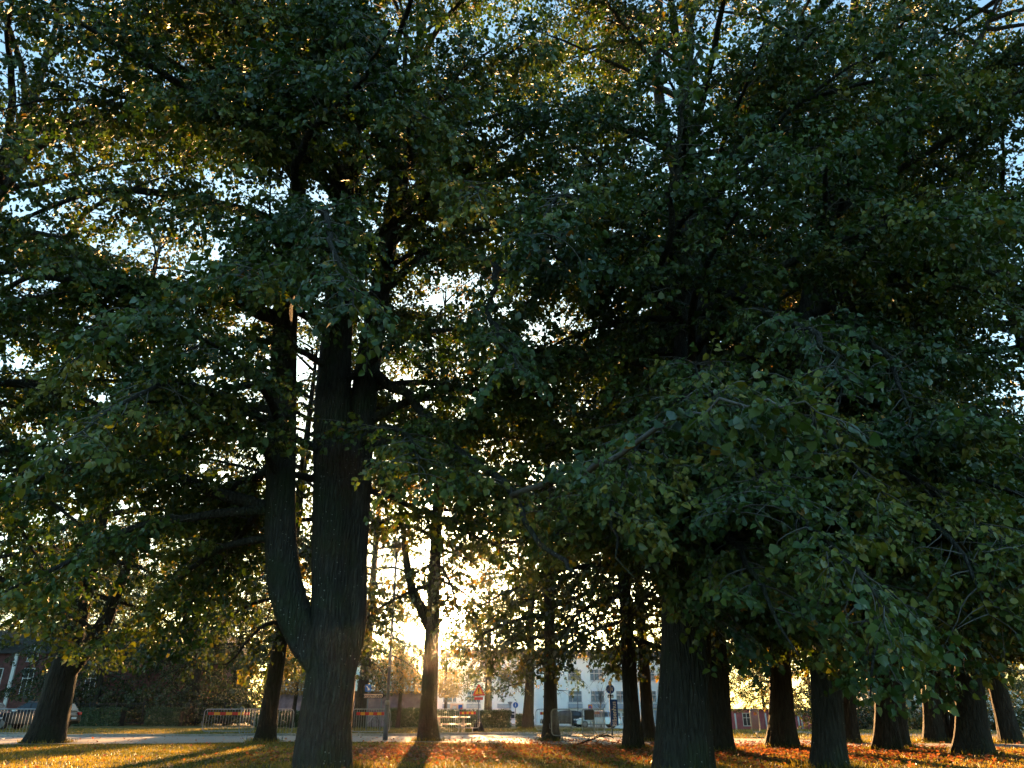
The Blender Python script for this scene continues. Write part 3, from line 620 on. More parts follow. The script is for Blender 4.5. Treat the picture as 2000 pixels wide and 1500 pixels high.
VAR = [crown_variant(1, 18, 2.8, 5.8, 46, 0.30, .45), crown_variant(2, 20, 3.0, 6.0, 52, 0.35, .45), crown_variant(3, 16, 2.8, 5.2, 42, 0.5, .5), crown_variant(4, 19, 4.7, 5.0, 44, 0.5, 0.42)]

def row_tree(label, base, width, variant, rz, sc=1.0, lean=(0.0, 0.0), fork=None, group="trees of the rows behind"):
    base = np.asarray(base, float); root = empty("linden_tree", base, label=label, cat="tree", group=group)
    wood, crown, H = VAR[variant]; r = width / 2; hs = sc * 1.12; H = H * hs; lx, ly = lean
    lz = lambda z: min(z, 3.2) + 0.35 * max(0.0, min(z, 8) - 3.2)
    ln = lambda z: np.array([lx * lz(z), ly * lz(z), z])
    lines = [([ln(-0.1), ln(0.9), ln(2.2), ln(4.5), ln(H * .55), ln(H * .92)], [r * 1.12, r, r * .93, r * .8, r * .5, r * .08])]
    if fork: lines.append(([ln(fork[0] - .5), ln(fork[0] + .3) + (fork[1] * .4, 0, 0), ln(fork[0] + 1.6) + (fork[1] * 1.1, 0, 0), ln(fork[0] + 5) + (fork[1] * 1.8, 0, 0)], [r * .5, r * .62, r * .5, r * .2]))
    V, f = trunk_mesh(lines, int(base[0] * 100) % 9999 + 1, 20, 0.30 + 0.05 * (abs(int(base[0] * 37)) % 7), 3 + abs(int(base[0] * 13)) % 4); link("trunk", mesh_np("trunk", V, f, [M['bark_dark']], True), root)
    for nm, me in (("branchwork", wood), ("crown", crown)):
        o = link(nm, me, root); o.scale = (sc, sc, hs); o.rotation_euler = (0, 0, rz); o.location = (lx * 3.6, ly * 3.6, 0)
        if nm == "crown": o["kind"] = "stuff"
    return root

FOOT = [(bA, .55), (bB, .57), (bC, .38)]
ROW = [  # base pixel, trunk width, crown, turn, scale, lean, fork, label
    ((88, 1452), 1.05, 1, 0.3, 1.05, (0.02, 0), (2.4, 1.0), "forked dark linden trunk beside the black car on the left"),
    ((515, 1450), 0.62, 0, 1.1, 0.95, (0.055, 0), None, "leaning slim linden behind the pair of barriers left of the three stemmed tree"),
    ((835, 1448), 0.66, 3, 2.0, 1.0, (0.0, 0), (4.3, -0.9), "linden straight below the sun, with a forked bough, between lamp post and picnic table"),
    ((1076, 1448), 0.52, 0, 3.4, 0.95, (0.01, 0), None, "linden on the path edge just right of the long trunk shadow, beside a plain barrier"),
    ((1238, 1465), 0.47, 1, 4.0, 0.9, (0.0, 0), None, "linden trunk close to the right of the blue upright sign"),
    ((1268, 1449), 0.45, 2, 5.2, 0.95, (0.0, 0), None, "thin linden trunk seen in the gap beside the large speckled trunk"),
    ((1410, 1470), 0.58, 0, 0.8, 0.95, (0.07, 0), None, "linden just right of the large speckled trunk, standing in orange leaves"),
    ((1530, 1462), 0.74, 1, 1.9, 0.95, (0.10, 0), None, "stout linden with flared roots right of the rose coloured building"),
    ((1735, 1467), 0.60, 0, 2.7, 1.0, (0.14, 0), None, "linden on the right, nearer of two trunks standing close together"),
    ((1757, 1461), 0.50, 2, 3.7, 1.0, (0.13, 0), None, "linden on the right, farther of two trunks standing close together"),
    ((1905, 1475), 0.72, 1, 4.9, 1.0, (0.16, 0), None, "rightmost linden with a wide root flare at the right edge"),
    ((1662, 1452), 0.50, 2, 5.9, 1.0, (0.10, 0), None, "linden half hidden behind the slimmer front linden"),
    ((953, 1418), 0.70, 2, 0.2, 0.9, (0.0, 0), None, "far linden beside the red warning triangle"),
    ((1030, 1424), 0.68, 2, 1.4, 0.9, (0.06, 0), None, "far leaning linden left of the plain barrier trunk, hedge behind it"),
    ((700, 1424), 0.80, 1, 2.2, 0.9, (0.05, 0), None, "linden peeking out behind the right side of the three stemmed tree"),
    ((370, 1417), 0.85, 1, 3.0, 1.05, (0.0, 0), None, "far linden on the grass strip left of the barriers with striped board"),
    ((240, 1411), 0.70, 0, 4.1, 1.1, (0.0, 0), None, "far linden by the iron fence between two clipped hedges"),
    ((15, 1414), 0.80, 1, 5.0, 1.1, (0.0, 0), None, "far linden at the left edge in front of the brick house"),
    ((1825, 1450), 0.60, 2, 0.5, 1.0, (0.12, 0), None, "distant linden on the right beyond the path, left of a row of three"),
    ((1846, 1449), 0.45, 0, 1.7, 1.0, (0.08, 0), None, "distant linden on the right beyond the path, middle of a row of three"),
    ((1873, 1450), 0.40, 1, 2.9, 1.0, (0.1, 0), None, "distant linden on the right beyond the path, right of a row of three"),
    ((1975, 1452), 0.60, 2, 3.3, 1.0, (0.0, 0), None, "distant linden in the gap at the far right edge"),
]
for px, w, v, rz, sc, lean, fork, lab in ROW:
    row_tree(lab, gnd(*px), w, v, rz, sc, lean, fork); FOOT.append((gnd(*px), w / 2))
# farther trees closing the view at the sides
BACK = [((-34, 84), 1, "tall dark tree behind the iron fence, left of its neighbours"), ((-27, 78), 0, "tall dark tree behind the iron fence, beside the copper roofed house"),
        ((-46, 80), 0, "tall dark tree left of the brick house window"), ((-39, 76), 1, "tall dark tree before the brick house, beside the fence end"), ((-21, 74), 2, "yellowing tree behind the barriers, left of the copper roofed house"), ((-58, 74), 1, "dark tree at the far left behind the cars"),
        ((30, 92), 2, "tree in front of the rose coloured building, left one with thin trunk"), ((37, 100), 0, "tree in front of the rose coloured building, right one"),
        ((46, 84), 1, "dark tree far right beyond the road"), ((55, 70), 0, "dark tree at the far right edge beyond the road"), ((62, 92), 1, "farthest dark tree on the right"), ((-30, 98), 1, "very distant tree above the barriers, behind the middle bush"), ((-52, 99), 1, "very distant tree behind the brick house, right of its roof"), ((-41, 102), 0, "very distant tree closing the gap above the long left hedge"),
        ((-64, 100), 0, "very distant tree left of the brick house roof"), ((20, 130), 0, "tree rising behind the white apartment house right end"), ((30, 131), 1, "tree rising behind the rose coloured building, left one"), ((40, 129), 1, "tree rising behind the rose coloured building, right one"), ((50, 108), 0, "tree in front of the pale far right building, left one"), ((66, 110), 1, "tree in front of the pale far right building, right one"),
        ((24, 98), 1, "tree left of the rose coloured building, behind the large speckled trunk"), ((40, 66), 2, "yellowing tree beyond the road between the right hand trunks")]
for i, ((x, y), v, lab) in enumerate(BACK):
    row_tree(lab, (x, y, float(gz(x, y)) - .03), 0.55, v, i * 1.3, 1.0, group="trees beyond the road")

# longer grass left standing round the foot of every trunk
q = []
for b_, rad in FOOT:
    k = 420; a = rng.uniform(0, 6.28, k); d = rad * 1.18 + np.abs(rng.normal(0, .16, k)); q.append(np.c_[b_[0] + d * np.cos(a), b_[1] + d * np.sin(a)])
grass("grass", np.concatenate(q), 0.15, M['blade'], 6, "longer tufts of grass round the feet of the trunks")

# bushes filling the gaps between the far houses
SHRUB = []
for sd in (51, 52, 53):
    r = np.random.default_rng(sd); limbs = []
    for i in range(26):
        a = i * 2.4; Q = bend(np.array([0.2 * math.sin(a), 0.2 * math.cos(a), 0.05]), np.array([math.sin(a), math.cos(a), r.uniform(.8, 2.6)]), r.uniform(2.2, 4.0), .8, .1, r, 7); Q[:, 2] = np.maximum(Q[:, 2], .05); limbs.append((Q, np.linspace(.04, .01, 8), 1.0))
    sec, tw, (P, D, Nn, size, tint) = foliage(limbs, r, sec_step=.4, sec_len=1.0, twig_step=.2, twig_len=.45, leaf_step=.085, leaf_size=.16, t0=.1, tint0=.3); ok = P[:, 2] > .05
    V, f = leaves(P[ok], D[ok], Nn[ok], size[ok], DIAM, DIAM_F); V2, f2 = tubes([(a_, b_) for a_, b_, c_ in limbs], 5)
    SHRUB.append((mesh_np("branchwork", V2, f2, [M['bark_dark']], True), mesh_np("crown", V, f, [M['leaf_far']], tint=np.repeat(tint[ok], 4))))
for i, (px, Y, sc, lab) in enumerate([(385, 74, 1.25, "dark bush behind the iron fence, leftmost of three above the barriers"), (445, 76, 1.35, "dark bush behind the iron fence, middle of three above the barriers"), (500, 74, 1.2, "dark bush left of the copper roofed house, beside the leaning slim trunk"),
        (170, 80, 1.5, "large dark bush behind the long left hedge"), (300, 78, 1.4, "large dark bush behind the hedge left of the barriers"), 
        (1640, 92, 1.7, "bush right of the rose coloured building"), (1700, 84, 1.5, "dark bush beyond the road behind the two close trunks"), (1790, 100, 1.8, "bush before the pale building, left of the distant trunks"), (1940, 90, 1.6, "bush at the far right beyond the road")]):
    x = float(at(px, 1390, Y)[0]); b_ = empty("bush", (x, Y, float(gz(x, Y)) - .03), i * 1.1, label=lab, cat="bush", group="bushes beyond the road"); b_.scale = (sc, sc, sc)
    w_, c_ = SHRUB[i % 3]; link("branchwork", w_, b_); link("crown", c_, b_)["kind"] = "stuff"

# ------------------------------------------------------------------ buildings
def window(parent, x, z, w, h, y=0.0, cols=2, frame='white_paint', glass='glass'):
    """window on a wall facing -y, local coordinates"""
    wd = MB().box(x - w / 2, x + w / 2, y - 0.03, y - 0.005, z, z + h).build("window", M[glass], parent)
    fr = MB(); t = 0.07
    fr.box(x - w / 2 - t, x - w / 2, y - .07, y + .02, z - t, z + h + t); fr.box(x + w / 2, x + w / 2 + t, y - .07, y + .02, z - t, z + h + t)
    fr.box(x - w / 2, x + w / 2, y - .068, y + .02, z - t, z); fr.box(x - w / 2, x + w / 2, y - .068, y + .02, z + h, z + h + t)
    for i in range(1, cols): fr.box(x - w / 2 + w * i / cols - .035, x - w / 2 + w * i / cols + .035, y - .066, y - .002, z, z + h)
    fr.box(x - w / 2, x + w / 2, y - .064, y - .003, z + h * .62, z + h * .62 + .06)
    fr.build("frame", M[frame], wd)
    MB().box(x - w / 2 - .12, x + w / 2 + .12, y - .14, y + .02, z - t - .06, z - t).build("sill", M['grey_panel'], wd)

# white apartment house straight ahead
YW = 110.0
def wx(px): return float(at(px, 1385, YW)[0])
x0, x1 = wx(845), wx(1310); zb = float(gz(wx(1080), YW)); H = 8.6
wb = empty("apartment_building", (x0, YW, zb), label="long white rendered apartment house across the road, straight ahead", cat="building")
MB().box(0, x1 - x0, 0, 11, -0.5, H).build("wall", M['white_wall'], wb)
MB().box(-.4, x1 - x0 + .4, -.5, 11.4, H, H + .25).prism([(-.3, H + .25), (x1 - x0 + .3, H + .25), (x1 - x0 - 1.5, H + 1.1), (1.5, H + 1.1)], 0.5, 10.5).build("roof", M['roof_dark'], wb)
def zz(py): return float(at(1080, py, YW)[2]) - zb
for px in (1124, 1168, 1218, 985, 925, 878, 1270):
    c = wx(px) - x0
    for dx, w in ((-.62, .5), (0, .62), (.62, .5)):
        if px != 985: window(wb, c + dx * 1.02, zz(1371), w, 1.35, cols=1, glass='glass_pale')
        window(wb, c + dx * 1.02, zz(1371) + 2.75, w, 1.35, cols=1, glass='glass_pale')
    MB().box(c - .95, c + .95, -.42, 0.02, zz(1371) - .78, zz(1371) - .24).build("balcony_panel", M['grey_panel'], wb)
    if px in (1124, 1270):
        d = MB().box(c - .38, c + .38, -.05, .02, 0.12, 1.9).build("door", M['white_paint'], wb)
        MB().box(c - .26, c - .04, -.062, -.04, .85, 1.8).box(c + .04, c + .26, -.062, -.04, .85, 1.8).build("pane", M['glass'], d)
        for s in (-1, 1): MB().box(c + s * .7 - .22, c + s * .7 + .22, -.05, .02, 0.2, 1.9).build("side_panel", M['grey_panel'], wb)
    elif px == 985:
        for dx in (-1.5, -.6, .25, 1.15): window(wb, c + dx, 0.9, .5, .85, cols=1)
    else:
        for dx in (-.75, 0, .75): window(wb, c + dx, 0.35, .48, 1.25, cols=1, glass='glass_pale')
cx = wx(1217) - x0
MB().box(cx - .8, cx + .8, -.9, 0.0, 2.05, 2.2).build("awning", M['grey_panel'], wb)

# low house with copper roof behind the hedge
YH = 64.0
xl, xr = at(538, 1385, YH)[0], at(824, 1385, YH)[0]; zb = float(gz(-12, YH))
hb = empty("house", (xl, YH, zb), rz=0.05, label="low plastered house with verdigris copper roof behind the hedge", cat="house")
W_ = xr - xl; eh = at(800, 1354, YH)[2] - zb; D_ = 8.0
MB().box(0, W_, 0, D_, -.5, eh).build("wall", M['stone_wall'], hb)
MB().box(-.45, W_ + .45, -.45, D_ + .45, eh, eh + .16).build("eave", M['roof_dark'], hb)
e0, rh = eh + .165, 2.6
R_ = [(-.5, -.5, e0), (W_ + .5, -.5, e0), (W_ + .5, D_ + .5, e0), (-.5, D_ + .5, e0), (3.0, D_ / 2, e0 + rh), (W_ - 1.6, D_ / 2, e0 + rh)]
rf = MB().add(R_, [(0, 1, 5, 4), (1, 2, 5), (2, 3, 4, 5), (3, 0, 4), (3, 2, 1, 0)]).build("roof", M['copper'], hb)
for t in np.arange(0.6, W_, 0.6):       # standing seams of the roof
    top = min(1.0, (t + .5) / 3.5, (W_ + .5 - t) / 2.1)
    MB().tube([(t, -.49, e0 + .02), (t, -.5 + (D_ / 2 + .5) * top, e0 + rh * top + .02)], .022, 4).build("seam", M['copper'], rf)
window(hb, 5.2, .7, .7, 1.2)

# brick house far left
YL = 86.0; xl, xr = at(-320, 1385, YL)[0], at(420, 1385, YL)[0]; zb = float(gz(-50, YL)); W_ = xr - xl
lb = empty("brick_house", (xl, YL, zb), label="red brick house with tall white windows at the far left", cat="house")
MB().box(0, W_, 0, 10, -.5, 7.0).build("wall", M['brick'], lb)
MB().box(-.4, W_ + .4, -.4, 10.4, 7.0, 7.3).prism([(-.3, 7.3), (W_ + .3, 7.3), (W_ - 2, 9.5), (2, 9.5)], 1, 9).build("roof", M['roof_dark'], lb)
wc = at(40, 1385, YL)[0] - xl; wz = at(40, 1357, YL)[2] - zb
for k in range(-3, 3):
    c = wc + k * 3.4
    if 1 < c < W_ - 1:
        window(lb, c, wz, 1.0, 2.6)
        if k % 2 == 0: window(lb, c, wz - 2.6 if wz > 3.2 else wz + 3.4, 1.0, 1.6)
MB().box(wc - 1.9, wc - 1.55, -.2, .02, -.2, 7.0).build("pilaster", M['white_wall'], lb)

# rose coloured low building on the right
YR = 112.0; xl, xr = at(1425, 1385, YR)[0], at(1610, 1385, YR)[0]; zb = float(gz(xl + 4, YR)); W_ = xr - xl
rb = empty("rose_building", (xl, YR, zb), label="low rose red building with pale downpipes behind the right hand trees", cat="building")
eh = at(1460, 1387, YR)[2] - zb
MB().box(0, W_ * .48, 0, 8, -.5, eh).box(W_ * .48, W_, 2.0, 8, -.5, eh - .35).build("wall", M['red_plaster'], rb)
MB().box(-.2, W_ * .48 + .25, -.3, 8.2, eh, eh + .18).box(W_ * .48 + .26, W_ + .2, 1.7, 8.2, eh - .35, eh - .15).build("roof", M['roof_dark'], rb)
window(rb, at(1456, 1385, YR)[0] - xl, .9, .95, 1.5)
for px in (1434, 1493, 1566, 1572):
    c = at(px, 1385, YR)[0] - xl; yy = 0 if c < W_ * .48 else 2.0
    MB().tube([(c, yy - .12, -.1), (c, yy - .12, eh - .4)], .11, 8).build("downpipe", M['white_paint'], rb)
# pale building at far right, seen in gaps between trunks
pb = empty("apartment_building", (52, 118, float(gz(52, 116))), label="pale building glimpsed between the trunks at the far right", cat="building")
MB().box(0, 44, 0, 10, -.5, 6).build("wall", M['white_wall'], pb); MB().box(-.4, 44.4, -.4, 10.4, 6, 6.4).build("roof", M['roof_dark'], pb)
for k in range(12): window(pb, 2 + k * 3.5, .9, 1.2, 1.6); window(pb, 2 + k * 3.5, 3.8, 1.2, 1.4)

# ------------------------------------------------------------------ hedges, shrubs, fence
def hedge(label, a, b, h, d, n, seed):
    a, b = np.asarray(a), np.asarray(b); L = np.linalg.norm(b[:2] - a[:2]); r = np.random.default_rng(seed)
    root = empty("hedge", a, math.atan2(b[1] - a[1], b[0] - a[0]), label=label, cat="hedge", group="clipped hedges by the road")
    MB().box(.08, L - .08, .1, d - .1, -.1, h - .12).build("stem_mass", M['bark_dark'], root)
    x = r.uniform(0, L, n); side = r.uniform(0, 1, n)
    top = side < 0.4; y = np.where(top, r.uniform(0, d, n), np.where(side < .85, r.normal(.03, .05, n), d + r.normal(0, .05, n))); z = np.where(top, h + r.normal(0, .06, n), r.uniform(0, h, n))
    P = np.c_[x, y, z]; D = norm(r.normal(0, 1, (n, 3)) + (0, -.3, .5)); Nn = np.c_[r.normal(0, .5, n), np.where(top, r.normal(0, .4, n), -1), np.where(top, 1, r.uniform(0, .8, n))]
    V, f = leaves(P, D, Nn, r.uniform(.07, .14, n), DIAM, DIAM_F)
    tag(link("foliage", mesh_np("foliage", V, f, [M['hedge']], tint=np.repeat(r.uniform(0, 1, n), 4)), root), kind="stuff")
def g2(px, Y, dz=0.0):
    x = float(at(px, 1390, Y)[0]); return np.array([x, Y, float(gz(x, Y)) + dz])
hedge("clipped hedge below the copper roofed house", g2(752, 61.5), g2(822, 61), 1.15, 1.0, 9000, 1)
hedge("clipped hedge between the sunlit trunk and the far leaning linden", g2(832, 60.5), g2(996, 60), 1.0, 1.0, 16000, 2)
hedge("lower hedge piece behind the far leaning linden", g2(1008, 66), g2(1042, 66), .8, 1.0, 4000, 3)
hedge("long clipped hedge at the left, next to the parked black car", g2(148, 68), g2(236, 68), 1.25, 1.2, 9000, 4)
hedge("clipped hedge in front of the iron fence, left of the barriers", g2(286, 68), g2(352, 68), 1.25, 1.2, 8000, 5)
hedge("dark hedge between the barriers and the three stemmed tree", g2(500, 60), g2(590, 60), .95, 1.0, 7000, 6)

fa, fb = g2(120, 72), g2(470, 72)
fe = empty("iron_fence", fa, math.atan2(fb[1] - fa[1], fb[0] - fa[0]), label="black iron fence with thin posts behind the left hedges", cat="fence")
L_ = np.linalg.norm(fb[:2] - fa[:2]); drop = lambda t: float(fa[2] + (fb[2] - fa[2]) * t / L_ - fa[2])
for zr in (.25, 1.75): MB().tube([(0, 0, zr), (L_, 0, zr + drop(L_))], .04, 6).build("rail", M['iron'], fe)
pm = MB().tube([(0, 0, -.1), (0, 0, 1.95)], .05, 6).mesh("post", M['iron']); bm_ = MB().tube([(0, 0, .22), (0, 0, 1.78)], .011, 4).mesh("bar", M['iron'])
for t in np.arange(0, L_, 2.4): o = link("post", pm, fe); o.location = (t, -.0, drop(t))
for t in np.arange(.2, L_, .2): o = link("bar", bm_, fe); o.location = (t, .0, drop(t))

# weeping birch foliage hanging over the copper roof
def birch(label, base, H, n, rad, seed, zmin, zmax):
    r = np.random.default_rng(seed); base = np.asarray(base); root = empty("birch_tree", base, label=label, cat="tree")
    V, f = trunk_mesh([([np.array([0, 0, -.1]), np.array([.1, 0, H * .4]), np.array([0, 0, H])], [.16, .12, .03])], seed, 12, .3); link("trunk", mesh_np("trunk", V, f, [M['bark_dark']], True), root)
    B, E = [], []
    for i in range(n):
        a = r.uniform(0, 6.28); q = rad * math.sqrt(r.uniform(0, 1)); z = r.uniform(zmin + .6, zmax); B.append((q * math.cos(a), q * math.sin(a), z)); l = r.uniform(.6, 1.7)
        E.append((q * math.cos(a) + r.normal(0, .1), q * math.sin(a) + r.normal(0, .1), max(zmin, z - l)))
    B, E = np.array(B), np.array(E); V, f = twig_mesh(B, E, .006)
    for i in range(9):
        a = i * .7; T = np.array([[0, 0, H * .55 + i * .15], [rad * .5 * math.cos(a), rad * .5 * math.sin(a), zmax + .4], [rad * .95 * math.cos(a), rad * .95 * math.sin(a), zmax - .3]])
        v2, f2 = tubes([smooth_line(T, [.05, .03, .01], .4)], 5); f = np.concatenate([f, f2 + len(V)]); V = np.concatenate([V, v2])
    link("branchwork", mesh_np("branchwork", V, f, [M['bark_dark']]), root)
    k = 14; t = r.uniform(0, 1, (n, k)); P = (B[:, None] + (E - B)[:, None] * t[..., None]).reshape(-1, 3) + r.normal(0, .03, (n * k, 3)); m_ = len(P)
    D = norm(np.c_[r.normal(0, .5, (m_, 2)), -np.ones(m_)]); Nn = r.normal(0, 1, (m_, 3)); V, f = leaves(P, D, Nn, r.uniform(.07, .13, m_), DIAM, DIAM_F)
    tag(link("crown", mesh_np("crown", V, f, [M['needle']], tint=np.repeat(r.uniform(0, 1, m_), 4)), root), kind="stuff")
birch("weeping birch glowing pink orange in front of the copper roof", g2(778, 58), 7.0, 700, 2.1, 31, 2.3, 6.0)
birch("small yellow birch before the white apartment house, left of the warning triangle", g2(868, 66), 6.0, 350, 1.4, 32, 2.2, 4.6)
birch("birch twigs hanging over the low house between two trunks", g2(572, 57), 7.0, 420, 1.3, 33, 2.2, 6)

def bare_tree(label, base, H, seed):
    r = np.random.default_rng(seed); root = empty("bare_tree", base, label=label, cat="tree")
    V, f = trunk_mesh([([np.array([0, 0, -.1]), np.array([0, 0, H * .35]), np.array([.05, 0, H * .8])], [.09, .07, .02])], seed, 8, .3); link("trunk", mesh_np("trunk", V, f, [M['twig']], True), root)
    ls = []
    for i in range(46):
        z = H * r.uniform(.25, .75); a = r.uniform(0, 6.28); ls.append((bend(np.array([0, 0, z]), np.array([math.sin(a), math.cos(a), r.uniform(.8, 2.2)]), H * r.uniform(.2, .42), -.1, .12, r, 5), np.linspace(.022, .006, 6)))
    V, f = tubes(ls, 4); link("crown", mesh_np("crown", V, f, [M['twig']]), root)
bare_tree("small bare tree in front of the white apartment house, left of the blue upright sign", g2(1173, 96), 5.0, 8)

# ------------------------------------------------------------------ crowd barriers
BAR_MESH = {}
def barrier(label, p, width, rz, strip_=None, bars=17, h=1.1):
    root = empty("crowd_barrier", p, rz, label=label, cat="barrier", group="steel crowd barriers along the path")
    w = width / 2; c = .14; z0 = .22
    pts = []
    for (x, z, a0) in ((-w + c, z0 + c, 180), (w - c, z0 + c, 270), (w - c, h - c, 0), (-w + c, h - c, 90)):
        for k in range(5):
            a = math.radians(a0 + k * 22.5); pts.append((x + c * math.cos(a), 0, z + c * math.sin(a)))
    pts.append(pts[0]); MB().tube(pts, .019, 8, False).build("frame", M['galv'], root)
    key = round(h, 2)
    if key not in BAR_MESH: BAR_MESH[key] = MB().tube([(0, 0, z0), (0, 0, h)], .0075, 6).mesh("bar", M['galv'])
    for i in range(bars):
        o = link("bar", BAR_MESH[key], root); o.location = (-w + (i + 1) * width / (bars + 1), 0, 0)
    for s in (-1, 1):
        x = s * (w - .35); MB().tube([(x, -.3, .02), (x, .3, .02)], .018, 8).tube([(x, 0, .02), (x, 0, z0)], .016, 8).build("foot", M['galv'], root)
        MB().tube([(s * (w + .02), 0, .45), (s * (w + .07), 0, .45), (s * (w + .07), 0, .62)], .008, 6).build("hook", M['galv'], root)
    if strip_ == 'stripes':
        bd = MB().box(-w + .2, w - .2, -.045, -.028, h - .24, h - .12).build("striped_board", M['red'], root)
        n = 7
        for k in range(1, n, 2): x = -w + .2 + (width - .4) * k / n; MB().box(x, x + (width - .4) / n, -.052, -.0455, h - .239, h - .121).build("yellow_stripe", M['yellow'], bd)
    elif strip_ == 'black': MB().box(-w + .1, w - .06, -.06, -.03, h - .36, h - .03, .03).build("black_cloth", M['black'], root)
    return root
def bplace(px0, px1, py, yaw=0.0):
    p = gnd((px0 + px1) / 2, py); zc = p[1] * cp - EYE * sp; w = (px1 - px0) / F * zc / max(.3, math.cos(yaw)); return p, w
for px0, px1, py, yaw, st, nb, lab in [
    (-20, 120, 1444, -.03, None, 20, "leftmost steel barrier behind the forked trunk by the black car"),
    (390, 494, 1439, -.12, 'stripes', 17, "steel barrier with red and yellow striped board, left of the leaning slim trunk"),
    (463, 569, 1446, -.06, None, 17, "plain steel barrier crossing behind the leaning slim trunk"),
    (684, 760, 1440, -.05, 'stripes', 15, "steel barrier with striped board between big trunk and lamp post"),
    (848, 896, 1444, -.1, None, 12, "steel barrier in front of the picnic table by the sunlit trunk"),
    (889, 936, 1431, .1, 'stripes', 12, "steel barrier with orange strips left of the warning triangle"),
    (1047, 1090, 1436, .1, 'stripes', 10, "steel barrier half hidden behind the path edge linden"),
    (1078, 1117, 1450, -.3, None, 15, "steel barrier sticking out right of the path edge linden"),
    (1137, 1163, 1450, .95, 'black', 14, "steel barrier covered with black cloth along its top"),
    (1160, 1184, 1440, .9, None, 14, "steel barrier standing behind the cloth covered one"),
    (1154, 1180, 1431, .2, 'stripes', 12, "small far steel barrier with red board before the white house"),
    (1468, 1490, 1441, .7, 'stripes', 10, "lone pale barrier in front of the rose coloured building")]:
    p, w = bplace(px0, px1, py, yaw); barrier(lab, p, w, yaw, st, nb)

# ------------------------------------------------------------------ signs, lamp post
def text_mesh(body, size, mat, parent, loc, rot, name="lettering", bold=0.012):
    cu = bpy.data.curves.new("t", 'FONT'); cu.body = body; cu.size = size; cu.align_x = 'CENTER'; cu.align_y = 'CENTER'; cu.offset = bold * size
    cu.resolution_u = 3
    t = bpy.data.objects.new("t", cu); C.objects.link(t); dg = bpy.context.evaluated_depsgraph_get()
    me = bpy.data.meshes.new_from_object(t.evaluated_get(dg)); bpy.data.objects.remove(t)
    me.materials.clear(); me.materials.append(mat)
    o = link(name, me, parent); o.location = loc; o.rotation_euler = rot; return o
def disc(name, r, x, y, z, th, mat, parent, n=28):
    prof = [(x + r * math.cos(2 * math.pi * k / n), z + r * math.sin(2 * math.pi * k / n)) for k in range(n)]
    return MB().prism(prof, y, y + th).build(name, mat, parent)
def zat(px, py, p): return float(at(px, py, p[1])[2] - p[2])
def mpp(p): return (p[1] * cp - (EYE - p[2]) * sp) / F       # metres per photo pixel

p = gnd(1196, 1438); k = mpp(p)
s = empty("info_sign", p, label="tall dark blue upright sign with white lettering reading bottom to top", cat="sign")
MB().tube([(0, .02, -.1), (0, .02, zat(1196, 1336, p))], .035, 10).build("pole", M['pole'], s)
z0, z1 = zat(1196, 1417, p), zat(1196, 1366, p); w = 15.5 * k
bo = MB().box(-.16 * w, .84 * w, -.06, -.02, z0, z1, .01).build("board", M['sign_blue'], s)
text_mesh("Blåsenhus", .74 * w, M['sign_white'], bo, (.38 * w, -.064, (z0 + z1) / 2 - .06), (math.pi / 2, -math.pi / 2, 0))
zc_ = zat(1194, 1346, p); rd = disc("round_sign", 8.5 * k, 0, -.05, zc_, .02, M['sign_blue'], s)
MB().box(-.012, .012, -.056, -.051, zc_ - 8 * k, zc_ + 8 * k).build("divider", M['sign_white'], rd)
def stick(parent, x, z, h, mat):
    disc("pictogram_head", h * .12, x, -.056, z + h * .42, .004, mat, parent, 10)
    MB().prism([(x - h * .16, z - h * .1), (x - h * .05, z - h * .5), (x + h * .05, z - h * .5), (x + h * .16, z - h * .1), (x + h * .1, z + h * .27), (x - h * .1, z + h * .27)], -.056, -.052).build("pictogram", mat, parent)
stick(rd, -.45 * 8 * k, zc_, 7 * k, M['sign_grey']); stick(rd, .45 * 8 * k, zc_, 7 * k, M['sign_white'])
zp = zat(1194, 1360, p); pl = MB().box(-5.8 * k, 5.8 * k, -.05, -.03, zp - 3 * k, zp + 3 * k).build("plate", M['black'], s)
for sx in (-1, 1): MB().prism([(sx * 2.8 * k - .05, zp - .05), (sx * 2.8 * k + .05, zp - .05), (sx * 2.8 * k, zp + .06)], -.056, -.0505).build("arrow", M['sign_white'], pl)

# direction sign with arrow end
p = g2(716, 45); k = mpp(p); s = empty("direction_sign", p, label="beige museum direction sign with pointed end on two posts", cat="sign")
xa, xb = (709 - 716) * k, (750 - 716) * k; z0, z1 = zat(716, 1364, p), zat(716, 1354, p); zm = (z0 + z1) / 2; b_ = (z1 - z0) * .55
brd = MB().prism([(xa, z0), (xb - b_, z0), (xb, zm), (xb - b_, z1), (xa, z1)], -.06, -.03).build("board", M['sign_brown'], s)
e = .035; bd = MB()
bd.box(xa, xb - b_, -.066, -.0605, z0, z0 + e); bd.box(xa, xb - b_, -.066, -.0605, z1 - e, z1); bd.build("border", M['black'], brd)
MB().prism([(xb - b_ - .02, z0), (xb - b_ + .05, z0), (xb + .01, zm), (xb - b_ + .05, z1), (xb - b_ - .02, z1), (xb - .07, zm)], -.067, -.0606).build("arrow_tip", M['black'], brd)
text_mesh("Konstmuseum", .27, M['black'], brd, ((xa + xb - b_) / 2, -.064, zm), (math.pi / 2, 0, 0), bold=.02)
for px in (717, 744): MB().tube([((px - 716) * k, 0, -.15), ((px - 716) * k, 0, z1 + .1)], .04, 8).build("post", M['pole'], s)
za = zat(716, 1344, p); q = 6 * k
bs = MB().box(-q, q, -.05, -.03, za - q * 1.1, za + q * 1.1, .03).build("blue_plate", M['sign_blue2'], s)
MB().prism([(-.6 * q, za + .55 * q), (-.45 * q, za + .75 * q), (.3 * q, za - .15 * q), (.5 * q, za + .1 * q), (.55 * q, za - .7 * q), (-.25 * q, za - .6 * q), (.05 * q, za - .38 * q)], -.056, -.0505).build("arrow", M['sign_white'], bs)

